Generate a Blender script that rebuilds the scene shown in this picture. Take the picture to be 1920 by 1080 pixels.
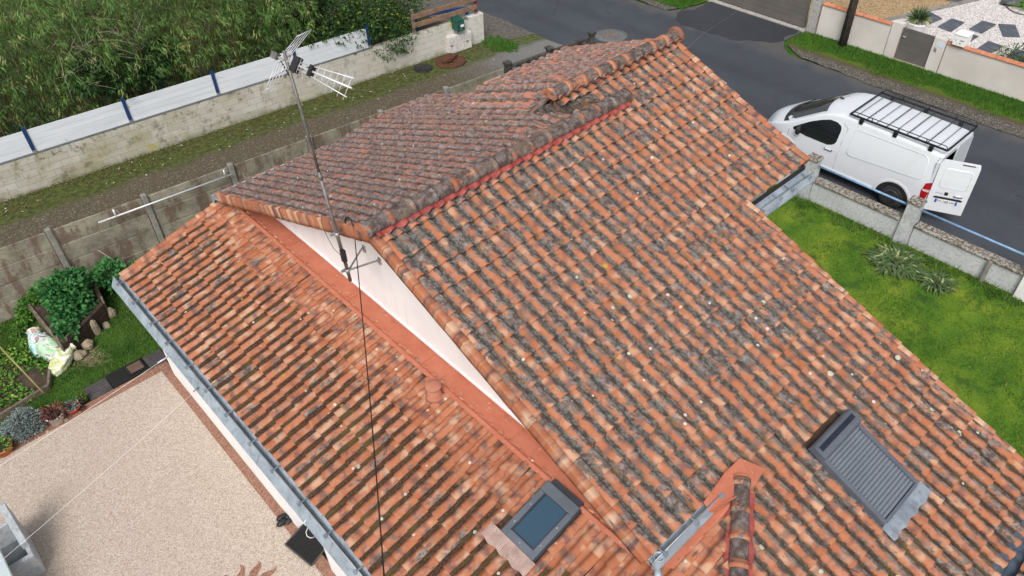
import bpy, math, random
import numpy as np
from mathutils import Vector, Matrix
random.seed(7); rng=np.random.default_rng(7)
S=bpy.context.scene; COL=S.collection
for o in list(bpy.data.objects): bpy.data.objects.remove(o)
# ------------------------------------------------------------------ camera
H=12.0; FPX=1444.18
YAW,PITCH,ROLL=math.radians(48.4410),math.radians(41.7283),math.radians(-1.7623)
Fv=np.array([math.cos(YAW)*math.cos(PITCH),math.sin(YAW)*math.cos(PITCH),-math.sin(PITCH)])
_r=np.array([math.sin(YAW),-math.cos(YAW),0.]); _u=np.cross(_r,Fv)
Rv=math.cos(ROLL)*_r+math.sin(ROLL)*_u; Uv=-math.sin(ROLL)*_r+math.cos(ROLL)*_u
CAMP=np.array([0,0,H])
cam=bpy.data.cameras.new("camera"); cam.sensor_width=36; cam.lens=36*FPX/1920; cam.clip_start=.1; cam.clip_end=2000
co=bpy.data.objects.new("camera",cam); COL.objects.link(co)
co.matrix_world=Matrix([[Rv[0],Uv[0],-Fv[0],0],[Rv[1],Uv[1],-Fv[1],0],[Rv[2],Uv[2],-Fv[2],H],[0,0,0,1]])
S.camera=co
# ------------------------------------------------------------------ light
SUN_EL,SUN_AZ=math.radians(50),math.radians(218)      # azimuth measured from +X counter-clockwise: where the light comes from
W=bpy.data.worlds.new("World"); S.world=W; W.use_nodes=True
nt=W.node_tree; bg=nt.nodes['Background']
sky=nt.nodes.new('ShaderNodeTexSky'); sky.sky_type='NISHITA'; sky.sun_disc=False
sky.sun_elevation=SUN_EL; sky.sun_rotation=math.pi/2-SUN_AZ; sky.dust_density=4; sky.air_density=1.0; sky.ozone_density=1.0
hs=nt.nodes.new('ShaderNodeHueSaturation'); hs.inputs['Saturation'].default_value=.33
nt.links.new(sky.outputs[0],hs.inputs['Color']); nt.links.new(hs.outputs[0],bg.inputs[0]); bg.inputs[1].default_value=.095
sl=bpy.data.lights.new("sun",'SUN'); sl.energy=1.5; sl.angle=math.radians(28); sl.color=(1,.965,.92)
so=bpy.data.objects.new("sun",sl); COL.objects.link(so)
sd=Vector((math.cos(SUN_EL)*math.cos(SUN_AZ),math.cos(SUN_EL)*math.sin(SUN_AZ),math.sin(SUN_EL)))
so.rotation_euler=sd.to_track_quat('Z','Y').to_euler(); so.location=sd*60
S.view_settings.view_transform='Standard'; S.view_settings.look='None'; S.view_settings.exposure=.62; S.view_settings.gamma=1
S.view_settings.use_curve_mapping=False
# ------------------------------------------------------------------ helpers
def V(*a): return np.array(a,float)
def ray(x,y): return (x-960)/FPX*Rv-(y-540)/FPX*Uv+Fv
def g(x,y,z=0.):                      # where the sight line of a photo pixel meets the level z
    d=ray(x,y); return CAMP+d*(z-H)/d[2]
class MB:
    def __init__(s): s.v=[]; s.f=[]; s.sm=[]; s.uv=None; s.rnd=[]; s.mi=[]
    def add(s,vs,fs,smooth=False,rnd=None):
        b=len(s.v); s.v.extend([tuple(map(float,p)) for p in vs]); s.f.extend([tuple(b+i for i in f) for f in fs]); s.sm.extend([smooth]*len(fs))
        s.rnd.extend([rnd or (.5,.5,.5)]*len(vs)); return s
    def box(s,x0,x1,y0,y1,z0,z1,bev=0,rnd=None):
        if bev<=0:
            vs=[(x,y,z) for z in (z0,z1) for y in (y0,y1) for x in (x0,x1)]
            return s.add(vs,[(0,2,3,1),(4,5,7,6),(0,1,5,4),(2,6,7,3),(0,4,6,2),(1,3,7,5)],rnd=rnd)
        b=bev; vs=[];ring=[(0,1),(1,1)]
        def rr(z,i): return [(x0+i+b,y0+i,z),(x1-i-b,y0+i,z),(x1-i,y0+i+b,z),(x1-i,y1-i-b,z),(x1-i-b,y1-i,z),(x0+i+b,y1-i,z),(x0+i,y1-i-b,z),(x0+i,y0+i+b,z)]
        L=[rr(z0,b),rr(z0+b,0),rr(z1-b,0),rr(z1,b)]
        vs=sum(L,[]); fs=[(7,6,5,4,3,2,1,0),tuple(range(24,32))]
        for k in range(3):
            for i in range(8): j=(i+1)%8; fs.append((k*8+i,k*8+j,k*8+8+j,k*8+8+i))
        return s.add(vs,fs,rnd=rnd)
    def obox(s,c,ax,ay,az,hx,hy,hz,rnd=None):   # box by centre, axes, half sizes
        c,ax,ay,az=map(lambda q:np.array(q,float),(c,ax,ay,az))
        vs=[c+ax*hx*i+ay*hy*j+az*hz*k for k in(-1,1) for j in(-1,1) for i in(-1,1)]
        return s.add(vs,[(0,2,3,1),(4,5,7,6),(0,1,5,4),(2,6,7,3),(0,4,6,2),(1,3,7,5)],rnd=rnd)
    def tube(s,pts,r,n=8,caps=True,smooth=True,rnd=None):
        pts=[np.array(p,float) for p in pts]; rs=r if hasattr(r,'__len__') else [r]*len(pts)
        vs=[]; m=len(pts); a=None
        for i,p in enumerate(pts):
            t=pts[min(i+1,m-1)]-pts[max(i-1,0)]; t=t/(np.linalg.norm(t)+1e-9)
            if a is None: a=np.cross(t,(0,0,1) if abs(t[2])<.9 else (1,0,0))
            a=a-t*(a@t); a=a/(np.linalg.norm(a)+1e-9); b=np.cross(t,a)
            for k in range(n): q=2*math.pi*k/n; vs.append(p+rs[i]*(math.cos(q)*a+math.sin(q)*b))
        fs=[(i*n+k,i*n+(k+1)%n,(i+1)*n+(k+1)%n,(i+1)*n+k) for i in range(m-1) for k in range(n)]
        s.add(vs,fs,smooth,rnd)
        if caps:
            b=len(s.v)-len(vs); s.f+= [tuple(b+k for k in range(n))[::-1],tuple(b+(m-1)*n+k for k in range(n))]; s.sm+=[False,False]
        return s
    def lathe(s,c,prof,n=20,smooth=True,rnd=None,axis=None):
        c=np.array(c,float); az=np.array(axis if axis is not None else (0,0,1),float); az/=np.linalg.norm(az)
        ax=np.cross(az,(0,1,0) if abs(az[1])<.9 else (1,0,0)); ax/=np.linalg.norm(ax); ay=np.cross(az,ax)
        vs=[c+az*z+r*(math.cos(2*math.pi*k/n)*ax+math.sin(2*math.pi*k/n)*ay) for r,z in prof for k in range(n)]
        m=len(prof); fs=[(i*n+k,i*n+(k+1)%n,(i+1)*n+(k+1)%n,(i+1)*n+k) for i in range(m-1) for k in range(n)]
        s.add(vs,fs,smooth,rnd); b=len(s.v)-len(vs); s.f+=[tuple(b+k for k in range(n))[::-1],tuple(b+(m-1)*n+k for k in range(n))]; s.sm+=[False,False]; return s
    def prism(s,poly,d,rnd=None):     # 3D polygon extruded by vector d
        n=len(poly); P=[np.array(p,float) for p in poly]; Q=[p+np.array(d,float) for p in P]
        fs=[tuple(range(n))[::-1],tuple(range(n,2*n))]+[(i,(i+1)%n,n+(i+1)%n,n+i) for i in range(n)]
        return s.add(P+Q,fs,rnd=rnd)
    def sweep(s,prof,p0,p1,ax,az,smooth=False):   # open profile (a,z) run from p0 to p1
        p0,p1,ax,az=[np.array(q,float) for q in (p0,p1,ax,az)]
        n=len(prof); vs=[p+a*ax+z*az for p in(p0,p1) for a,z in prof]
        return s.add(vs,[(i,i+1,n+i+1,n+i) for i in range(n-1)],smooth)
    def blob(s,c,r,n=10,m=7,jit=.15,seed=0,flat=None,smooth=True,rnd=None):
        R=random.Random(seed); c=np.array(c,float); r=np.array(r if hasattr(r,'__len__') else (r,r,r),float)
        ph=[R.uniform(0,6.28) for _ in range(6)]
        vs=[]
        for i in range(m+1):
            t=math.pi*i/m
            for k in range(n):
                q=2*math.pi*k/n; d=np.array([math.sin(t)*math.cos(q),math.sin(t)*math.sin(q),math.cos(t)])
                w=1+jit*(math.sin(3*d[0]+ph[0])+math.sin(4*d[1]+ph[1])+math.sin(3.5*d[2]+ph[2]))*.5+R.uniform(-jit,jit)*.4*(math.sin(t)>.01)
                vs.append(c+d*r*w)
        return s.add(vs,[(i*n+k,(i+1)*n+k,(i+1)*n+(k+1)%n,i*n+(k+1)%n) for i in range(m) for k in range(n)],smooth,rnd)
    def build(s,name,mat,parent=None,world=True,kind=None,label=None):
        me=bpy.data.meshes.new(name); v=np.array(s.v)
        off=np.zeros(3)
        if parent is not None and world:
            q=parent
            while q: off+=np.array(q.location); q=q.parent
        me.from_pydata([tuple(p) for p in (v-off)],[],s.f)
        me.polygons.foreach_set('use_smooth',s.sm)
        mats=mat if isinstance(mat,(list,tuple)) else [mat]
        for m_ in mats: me.materials.append(m_)
        if s.mi: me.polygons.foreach_set('material_index',s.mi)
        if s.rnd:
            at=me.color_attributes.new('rnd','FLOAT_COLOR','POINT')
            at.data.foreach_set('color',np.array([(*c,1) for c in s.rnd],dtype=np.float32).ravel())
        if s.uv is not None:
            ul=me.uv_layers.new(name='UVMap'); li=np.zeros(len(me.loops),dtype=np.int32); me.loops.foreach_get('vertex_index',li)
            ul.data.foreach_set('uv',np.array(s.uv,dtype=np.float32)[li].ravel())
        me.update()
        o=bpy.data.objects.new(name,me); COL.objects.link(o)
        if parent is not None: o.parent=parent
        if kind: o['kind']=kind
        if label: o['label']=label
        return o
def tag(o,label,cat,group=None,kind=None):
    o['label']=label; o['category']=cat
    if group: o['group']=group
    if kind: o['kind']=kind
    return o
def thing(name,label,cat,loc=(0,0,0),rz=0,group=None):
    o=bpy.data.objects.new(name,None); COL.objects.link(o); o.location=loc; o.rotation_euler=(0,0,rz); o.empty_display_size=.2
    return tag(o,label,cat,group)
def struct(o): o['kind']='structure'; return o
def copy_tree(o,parent=None):
    c=o.copy(); COL.objects.link(c)
    if parent: c.parent=parent
    for ch in list(o.children): copy_tree(ch,c)
    return c
# ------------------------------------------------------------------ materials
class NM:
    def __init__(s,name,rough=.8,metal=0,spec=.5):
        s.m=bpy.data.materials.new(name); s.m.use_nodes=True; s.nt=s.m.node_tree; s.n=s.nt.nodes; s.b=s.n['Principled BSDF']
        s.b.inputs['Roughness'].default_value=rough; s.b.inputs['Metallic'].default_value=metal; s.b.inputs['Specular IOR Level'].default_value=spec
        s._tc=None
    def tc(s,w='Object'):
        if s._tc is None: s._tc=s.n.new('ShaderNodeTexCoord')
        return s._tc.outputs[w]
    def set(s,sock,v):
        if isinstance(v,bpy.types.NodeSocket): s.nt.links.new(v,sock)
        elif v is not None:
            if hasattr(v,'__len__') and len(v)==3 and len(sock.default_value)==4: v=(*v,1)
            sock.default_value=v
    def math(s,op,a,b=0,c=None,clamp=False):
        n=s.n.new('ShaderNodeMath'); n.operation=op; n.use_clamp=clamp; s.set(n.inputs[0],a); s.set(n.inputs[1],b)
        if c is not None: s.set(n.inputs[2],c)
        return n.outputs[0]
    def sm(s,x,a,b):       # smoothstep
        n=s.n.new('ShaderNodeMapRange'); n.interpolation_type='SMOOTHSTEP'; s.set(n.inputs['Value'],x)
        s.set(n.inputs['From Min'],a); s.set(n.inputs['From Max'],b); return n.outputs[0]
    def mix(s,f,a,b,mode='MIX'):
        n=s.n.new('ShaderNodeMix'); n.data_type='RGBA'; n.blend_type=mode; s.set(n.inputs[0],f); s.set(n.inputs[6],a); s.set(n.inputs[7],b); return n.outputs[2]
    def noise(s,scale,detail=4,vec=None,rough=.55,dist=0,out=0):
        n=s.n.new('ShaderNodeTexNoise'); s.set(n.inputs['Vector'],vec if vec is not None else s.tc()); n.inputs['Scale'].default_value=scale
        n.inputs['Detail'].default_value=detail; n.inputs['Roughness'].default_value=rough; n.inputs['Distortion'].default_value=dist; return n.outputs[out]
    def vor(s,scale,vec=None,feat='F1',out='Distance',rnd=1):
        n=s.n.new('ShaderNodeTexVoronoi'); n.feature=feat; s.set(n.inputs['Vector'],vec if vec is not None else s.tc()); n.inputs['Scale'].default_value=scale
        n.inputs['Randomness'].default_value=rnd; return n.outputs[out]
    def mapv(s,vec=None,scale=(1,1,1),loc=(0,0,0),rot=(0,0,0)):
        n=s.n.new('ShaderNodeMapping'); s.set(n.inputs['Vector'],vec if vec is not None else s.tc()); n.inputs['Scale'].default_value=scale
        n.inputs['Location'].default_value=loc; n.inputs['Rotation'].default_value=rot; return n.outputs[0]
    def sep(s,v):
        n=s.n.new('ShaderNodeSeparateXYZ'); s.set(n.inputs[0],v); return n.outputs
    def comb(s,x,y,z):
        n=s.n.new('ShaderNodeCombineXYZ'); s.set(n.inputs[0],x); s.set(n.inputs[1],y); s.set(n.inputs[2],z); return n.outputs[0]
    def attr(s,name):
        n=s.n.new('ShaderNodeAttribute'); n.attribute_name=name; return n.outputs['Color']
    def ramp(s,f,stops):
        n=s.n.new('ShaderNodeValToRGB'); s.set(n.inputs[0],f); e=n.color_ramp.elements
        while len(e)<len(stops): e.new(.5)
        for q,(p,c) in zip(e,stops): q.position=p; q.color=(*c,1)
        return n.outputs[0]
    def bump(s,h,st=.3,dist=.02):
        n=s.n.new('ShaderNodeBump'); n.inputs['Strength'].default_value=st; n.inputs['Distance'].default_value=dist; s.set(n.inputs['Height'],h)
        s.nt.links.new(n.outputs[0],s.b.inputs['Normal'])
    def col(s,c): s.set(s.b.inputs['Base Color'],c); return s.m
def simple(name,c1,c2,scale=3,rough=.8,metal=0,bump=.1,bdist=.01,detail=5,spec=.4,fine=0):
    m=NM(name,rough,metal,spec); n=m.noise(scale,detail); f=m.sm(n,.3,.7)
    c=m.mix(f,c1,c2)
    if fine: c=m.mix(m.math('MULTIPLY',m.sm(m.noise(fine,3),.45,.7),.5),c,tuple(q*.55 for q in c1))
    if bump: m.bump(m.noise(scale*8,4),bump,bdist)
    return m.col(c)
def tile_mat(name,lich=.5,ax='y',flame=.8,chan=1,chw=0,brown=(0,0),clean=None,spots=.8,c1=(.335,.113,.054),c2=(.48,.188,.098),gd=(.062,.058,.056),gl=(.26,.25,.24),bias=1):
    """clay tile: flamed firing colours per tile, lichen crust in streaks along the slope, grit in the channels"""
    m=NM(name,.88,0,.2)
    rx,ry,rz=m.sep(m.attr('rnd'))[:3]; u,v,_=m.sep(m.tc('UV')); P=m.tc(); ox,oy,oz=m.sep(P)
    cv=m.comb(m.math('MULTIPLY_ADD',rx,37.0,m.math('MULTIPLY',u,.8)),m.math('MULTIPLY_ADD',ry,53.0,m.math('MULTIPLY',v,1.5)),m.math('MULTIPLY',rz,29.0))
    f=m.noise(1.25,1.5,cv,.45); f2=m.noise(2.2,2,m.mapv(cv,loc=(11,5,3)),.5)
    fine=m.noise(16,5,P,.65); sp=m.noise(75,3,P,.7)
    c=m.mix(m.math('ADD',m.math('MULTIPLY',rx,.6),m.math('MULTIPLY',m.math('SUBTRACT',fine,.3),.7)),c1,c2)
    c=m.mix(m.math('MULTIPLY',m.sm(sp,.55,.72),.35),c,tuple(q*.5 for q in c1))
    c=m.mix(m.math('MULTIPLY',m.sm(m.noise(6.5,6,m.mapv(P,loc=(2,8,4)),.7),.46,.68),.42),c,(.40,.30,.245))
    c=m.mix(m.math('MULTIPLY',m.sm(f,.50,.72),flame),c,(.56,.36,.24))
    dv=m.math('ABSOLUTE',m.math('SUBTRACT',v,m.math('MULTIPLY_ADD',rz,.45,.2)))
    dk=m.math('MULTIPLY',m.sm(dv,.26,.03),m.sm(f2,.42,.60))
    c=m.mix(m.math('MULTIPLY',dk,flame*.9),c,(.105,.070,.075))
    sc=(1.25,.30,1.25) if ax=='y' else (.30,1.25,1.25)
    ln=m.noise(5.5,9,m.mapv(P,scale=sc),.70); big=m.noise(.8,3,P)
    lm=m.math('ADD',m.math('MULTIPLY',ln,.82),m.math('MULTIPLY',sp,.18))
    lm=m.math('ADD',lm,m.math('MULTIPLY',m.math('SUBTRACT',big,.5),.18)); lm=m.math('ADD',lm,m.math('MULTIPLY',m.math('SUBTRACT',ry,.5),.09))
    if bias:
        lm=m.math('ADD',lm,m.math('MULTIPLY',m.sm(u,.62,.90),.15*bias)); lm=m.math('ADD',lm,m.math('MULTIPLY',m.sm(u,.48,.34),.03*bias)); lm=m.math('SUBTRACT',lm,m.math('MULTIPLY',m.sm(v,.20,.02),.09*bias))
    T=.5+(.5-lich)*.30
    mask=m.sm(lm,T,T+.045)
    lc=m.mix(m.sm(m.noise(11,6,P,.72),.40,.64),gd,gl); lc=m.mix(m.math('MULTIPLY',m.sm(m.noise(34,3,P,.7),.52,.68),.6),lc,tuple(q*.45 for q in gd)); lc=m.mix(m.math('MULTIPLY',m.sm(m.noise(3,4,P),.5,.66),.5),lc,(.21,.165,.12))
    c=m.mix(m.math('MULTIPLY',mask,.90),c,lc)
    c=m.mix(m.math('MULTIPLY',m.math('MULTIPLY',m.sm(sp,.58,.66),m.sm(lm,T-.09,T)),.55),c,gd)
    if chan:
        cn=m.math('ADD',u,m.math('MULTIPLY',m.math('SUBTRACT',m.noise(13,4,P),.5),.26)); ch=m.math('SUBTRACT',1.0,m.sm(cn,.27+chw,.40+chw))
        cover=m.math('ADD',m.math('MULTIPLY',m.noise(1.9,4,P),1.0),m.math('MULTIPLY',m.math('SUBTRACT',rz,.5),.16))
        if clean: cover=m.math('ADD',cover,m.math('MULTIPLY',m.sm(ox,clean[0],clean[1]),-.5))
        ch=m.math('MULTIPLY',ch,m.sm(cover,.52-.34*chan,.70-.34*chan))
        g1=m.mix(m.sm(m.noise(15,6,P,.75),.42,.62),(.042,.044,.040),(.18,.185,.165)); g1=m.mix(m.math('MULTIPLY',m.sm(m.noise(40,3,P,.7),.54,.66),.7),g1,(.025,.023,.02)); g1=m.mix(m.math('MULTIPLY',m.sm(m.noise(2.6,5,m.mapv(P,loc=(5,2,7)),.65),.56,.64),.75),g1,(.26,.135,.05))
        g2=m.mix(m.sm(m.noise(55,3,P,.7),.45,.66),(.018,.013,.009),(.12,.085,.05)); g2=m.mix(m.math('MULTIPLY',m.sm(m.noise(1.4,3,P),.5,.66),.6),g2,(.085,.080,.022))
        w=m.sm(m.math('ADD',oy,m.math('MULTIPLY',m.math('SUBTRACT',m.noise(.9,4,P),.5),5.0)),brown[1],brown[0]) if brown else 1.0
        c=m.mix(m.math('MULTIPLY',ch,.93),c,m.mix(w,g1,g2))
    if spots:
        d=m.math('ADD',m.vor(2.4),m.math('MULTIPLY',m.math('SUBTRACT',m.noise(30,2,P),.5),.07)); rc=m.sep(m.vor(2.4,out='Color'))
        on=m.math('MULTIPLY',m.math('LESS_THAN',d,m.math('MULTIPLY_ADD',rc[1],.07,.035)),m.math('GREATER_THAN',rc[0],1-.5*spots))
        c=m.mix(m.math('MULTIPLY',on,.9),c,m.mix(m.math('GREATER_THAN',rc[2],.85),m.mix(sp,(.32,.36,.25),(.62,.64,.52)),(.38,.31,.03)))
        d2=m.vor(7); rc2=m.sep(m.vor(7,out='Color')); on2=m.math('MULTIPLY',m.math('LESS_THAN',d2,.16),m.math('GREATER_THAN',rc2[0],1-.10*spots)); c=m.mix(m.math('MULTIPLY',on2,.8),c,(.62,.60,.53))
    m.bump(m.math('ADD',m.math('MULTIPLY',sp,.5),m.math('ADD',mask,fine)),.4,.006)
    return m.col(c)
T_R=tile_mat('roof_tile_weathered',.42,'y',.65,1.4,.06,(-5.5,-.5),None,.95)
T_L=tile_mat('roof_tile_lane_side',.44,'y',.5,.8,0,(-9,-8),None,.9,c1=(.34,.12,.08),c2=(.47,.20,.14),gd=(.11,.085,.083),gl=(.30,.265,.255))  # lane-side slope: pinker clay under grey-mauve lichen
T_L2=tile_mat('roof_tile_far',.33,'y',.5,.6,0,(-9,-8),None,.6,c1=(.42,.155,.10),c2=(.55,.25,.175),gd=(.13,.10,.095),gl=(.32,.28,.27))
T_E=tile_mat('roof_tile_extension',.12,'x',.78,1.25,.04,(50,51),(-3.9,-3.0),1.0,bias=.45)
T_V=tile_mat('verge_tile',.16,'y',1.0,0,0,None,None,0,bias=0)
T_G=tile_mat('ridge_tile',.92,'x',.5,0,0,None,None,.45,gd=(.045,.042,.042),gl=(.18,.17,.165),bias=0)
T_C=tile_mat('ridge_collar',.38,'x',.5,0,0,None,None,0,bias=0)
T_C2=tile_mat('ridge_collar_dull',.62,'x',.4,0,0,None,None,0,c1=(.26,.085,.045),c2=(.36,.13,.075),bias=0)
ZINC=simple('zinc',(.30,.36,.42),(.42,.48,.54),2.5,.55,.25,.05,spec=.5,fine=9)
ZINCD=simple('zinc_dark',(.20,.235,.28),(.30,.34,.39),3,.6,.2,.05,fine=12)
_w=NM('white_render',.9,0,.2); _c=_w.mix(_w.sm(_w.noise(1.2,5),.3,.7),(.78,.755,.75),(.85,.825,.815)); _c=_w.mix(_w.math('MULTIPLY',_w.sm(_w.noise(1.6,6,_w.mapv(scale=(3.5,3.5,.35)),.65),.52,.72),.30),_c,(.55,.53,.50)); _w.bump(_w.noise(30,4),.12,.004); WHITE=_w.col(_c)
WPAINT=simple('white_paint',(.80,.81,.83),(.86,.86,.87),1.2,.6,0,.02)
_w=NM('red_flashing',.65,0,.35); _c=_w.mix(_w.sm(_w.noise(2.5,8,rough=.7),.3,.7),(.40,.118,.064),(.48,.165,.10)); _c=_w.mix(_w.math('MULTIPLY',_w.sm(_w.noise(5,8,rough=.75),.58,.68),.55),_c,(.24,.085,.055)); _c=_w.mix(_w.math('MULTIPLY',_w.sm(_w.noise(16,4),.66,.70),.6),_c,(.52,.42,.36)); _w.bump(_w.noise(4,5),.35,.02); FLASH=_w.col(_c)
REDST=simple('red_strip',(.24,.038,.034),(.36,.085,.07),9,.6,0,.1)
DECK=simple('underlay',(.06,.035,.025),(.10,.06,.04),5,.95)
STEEL=simple('galvanised',(.28,.28,.28),(.42,.42,.42),6,.45,.5,.03)
DSTEEL=simple('dull_steel',(.13,.125,.12),(.22,.21,.20),8,.5,.4,.05)
ALU=simple('aluminium',(.58,.59,.61),(.68,.69,.71),5,.4,.3,0)
BLACK=simple('black_plastic',(.012,.012,.014),(.025,.025,.028),6,.5,0,.05)
WIRE=simple('black_cable',(.010,.010,.010),(.02,.02,.02),6,.6,0,0)
CORD=simple('white_cord',(.70,.70,.68),(.80,.80,.78),20,.8,0,0)
BLUEP=simple('blue_paint',(.010,.040,.13),(.018,.058,.17),3,.5,0,.02)
def pipe_mat():
    m=NM('flaking_blue_paint',.55); c=m.mix(m.sm(m.noise(6,4),.35,.65),(.15,.28,.48),(.23,.38,.58))
    c=m.mix(m.sm(m.noise(5,6,rough=.7),.64,.70),c,(.42,.40,.38)); return m.col(c)
PIPEB=pipe_mat()
def asphalt(name,a,b,wear=1):
    m=NM(name,.75,0,.4); P=m.tc(); x,y,z=m.sep(P); n=m.noise(.35,6,P,.65); c=m.mix(m.sm(n,.3,.7),a,b)
    c=m.mix(m.math('MULTIPLY',m.sm(m.noise(55,2),.5,.75),.5),c,tuple(q*1.9 for q in b)); c=m.mix(m.math('MULTIPLY',m.sm(m.noise(1.6,8,rough=.75),.58,.72),.30),c,(.12,.11,.10))
    if wear:
        tr=m.math('ABSOLUTE',m.math('SUBTRACT',m.math('ABSOLUTE',m.math('SUBTRACT',x,21.1)),.8)); c=m.mix(m.math('MULTIPLY',m.sm(tr,.5,.1),.22),c,tuple(q*.6 for q in a))
        cr=m.vor(.45,m.mapv(P,scale=(1,1,1)),'DISTANCE_TO_EDGE'); cw=m.math('ADD',cr,m.math('MULTIPLY',m.math('SUBTRACT',m.noise(5,4,P),.5),.05)); c=m.mix(m.math('MULTIPLY',m.math('MULTIPLY',m.sm(cw,.010,.0),m.sm(m.noise(.25,2,P),.57,.66)),.55),c,(.018,.018,.018))
        c=m.mix(m.math('MULTIPLY',m.sm(m.noise(.5,5,m.mapv(P,loc=(9,4,0)),.7),.60,.66),.35),c,(.030,.030,.033)); c=m.mix(m.math('MULTIPLY',m.sm(m.math('ADD',x,m.math('MULTIPLY',m.math('SUBTRACT',m.noise(1.2,6,P),.5),2.2)),23.4,24.3),.55),c,(.115,.105,.092))
    m.bump(m.noise(90,2),.25,.006); return m.col(c)
ASPH=asphalt('asphalt',(.038,.044,.054),(.054,.061,.073)); ASPHN=asphalt('new_asphalt',(.026,.029,.035),(.038,.042,.050),0)
def terrace_mat(name,cols):
    m=NM(name,.8,0,.3); P=m.tc(); d=m.sep(m.vor(85,P,out='Color'))[0]; n=m.noise(60,3,P,.6)
    c=m.ramp(m.math('ADD',m.math('MULTIPLY',d,.62),m.math('MULTIPLY',n,.42)),[(.12,cols[0]),(.38,cols[1]),(.62,cols[2]),(.9,cols[3])])
    c=m.mix(m.math('MULTIPLY',m.sm(m.noise(.8,4,P),.4,.7),.22),c,cols[1]); m.bump(n,.2,.004); return m.col(c)
RESB=terrace_mat('beige_resin',((.205,.148,.115),(.385,.308,.25),(.495,.418,.35),(.63,.565,.49)))
RESN=terrace_mat('brown_resin',((.07,.03,.02),(.22,.105,.07),(.30,.16,.11),(.42,.26,.19)))
def grass_mat(name,stops,scale=1.2,bump=.5):
    m=NM(name,.9,0,.15); P=m.tc(); n=m.math('ADD',m.math('MULTIPLY',m.noise(scale,5,P,.6),.62),m.math('MULTIPLY',m.noise(22,4,P,.65),.38))
    c=m.ramp(n,stops); c=m.mix(m.math('MULTIPLY',m.sm(m.noise(45,3,P),.52,.7),.55),c,(.015,.03,.006)); c=m.mix(m.math('MULTIPLY',m.sm(m.noise(2.6,6,m.mapv(P,loc=(3,9,1)),.72),.60,.70),.65),c,(.10,.085,.045)); c=m.mix(m.math('MULTIPLY',m.sm(m.noise(1.7,5,m.mapv(P,loc=(8,2,5)),.65),.54,.64),.6),c,(.022,.060,.014)); m.bump(m.noise(40,3,P),bump,.03); return m.col(c)
LAWN=grass_mat('mossy_lawn',[(.32,(.035,.085,.010)),(.44,(.070,.155,.015)),(.56,(.14,.215,.02)),(.70,(.26,.285,.035))],1.1)
GRASS=grass_mat('garden_grass',[(.3,(.02,.05,.01)),(.5,(.045,.11,.015)),(.65,(.09,.15,.025)),(.8,(.15,.14,.06))],1.3)
SOIL=simple('dark_soil',(.035,.024,.016),(.085,.06,.04),5,.95,0,.4,.03)
def blade_mat(name,a,b,c_):
    m=NM(name,.7,0,.25); r=m.sep(m.attr('rnd')); c=m.mix(r[0],a,b); c=m.mix(m.sm(r[1],.8,.95),c,c_)
    m.b.inputs['Subsurface Weight'].default_value=0; return m.col(c)
BL_LAWN=blade_mat('lawn_blade',(.035,.105,.014),(.12,.235,.026),(.23,.27,.045))
BL_GARD=blade_mat('garden_blade',(.035,.10,.014),(.11,.21,.03),(.20,.21,.07))
BL_VERGE=blade_mat('verge_blade',(.03,.10,.010),(.075,.20,.02),(.12,.16,.03))
BL_DRY=blade_mat('dry_blade',(.09,.10,.03),(.16,.13,.06),(.22,.17,.09))
BAMB=blade_mat('bamboo_leaf',(.030,.095,.018),(.165,.275,.072),(.31,.33,.12))
CULM=simple('bamboo_culm',(.16,.12,.03),(.20,.17,.06),4,.6)
LAUR=blade_mat('laurel_leaf',(.012,.045,.012),(.05,.11,.028),(.26,.28,.035))
LEAFG=blade_mat('vegetable_leaf',(.03,.13,.035),(.07,.22,.06),(.12,.28,.06))
LEAFL=blade_mat('light_leaf',(.05,.15,.02),(.11,.26,.03),(.25,.33,.06))
SILV=blade_mat('silver_leaf',(.15,.20,.19),(.29,.34,.32),(.36,.40,.37))
STRAP=blade_mat('strap_leaf',(.030,.065,.018),(.10,.155,.06),(.30,.32,.14))
REDL=blade_mat('dead_leaf',(.09,.03,.025),(.16,.06,.05),(.22,.10,.07))
BARK=simple('bark',(.06,.045,.03),(.12,.09,.065),12,.9,0,.4,.02)
WOOD=simple('brown_wood',(.20,.12,.075),(.30,.19,.125),5,.75,0,.15,fine=14)
GWOOD=simple('grey_wood',(.13,.10,.075),(.22,.18,.14),7,.85,0,.2,fine=20)
DWOOD=simple('dark_deck',(.055,.048,.050),(.09,.08,.08),7,.7,0,.15,fine=20)
STONE=simple('garden_stone',(.27,.22,.15),(.40,.33,.24),6,.9,0,.4,.03,fine=15)
# ------------------------------------------------------------------ ground, road, lane
def sheet(name,poly,z,mat,edge=.0,seg=.5,seed=1):
    R=random.Random(seed); pts=[]
    n=len(poly)
    for i in range(n):
        a,b=np.array(poly[i],float),np.array(poly[(i+1)%n],float); L=np.linalg.norm(b-a); k=max(1,int(L/seg)) if edge else 1
        nn=np.array([-(b-a)[1],(b-a)[0]])/max(L,1e-6)
        for j in range(k):
            q=a+(b-a)*j/k
            if edge and j: q=q+nn*R.uniform(-edge,edge)
            pts.append((q[0],q[1],z))
    mb=MB(); mb.add(pts,[tuple(range(len(pts)))])
    return struct(mb.build(name,mat))
sheet('ground',[(-400,-400),(400,-400),(400,400),(-400,400)],-.06,GRASS)
sheet('road',[(17.75,-120),(24.15,-120),(24.15,12.3),(24.5,12.75),(25.0,13.05),(26.3,13.0),(26.3,17.1),(25.4,17.25),(24.3,17.7),(24.15,19),(24.6,24),(25,120),(19.2,120),(19.15,22.8),(19.12,17.9),(19.0,14),(17.75,12)],-.02,ASPH)
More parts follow.
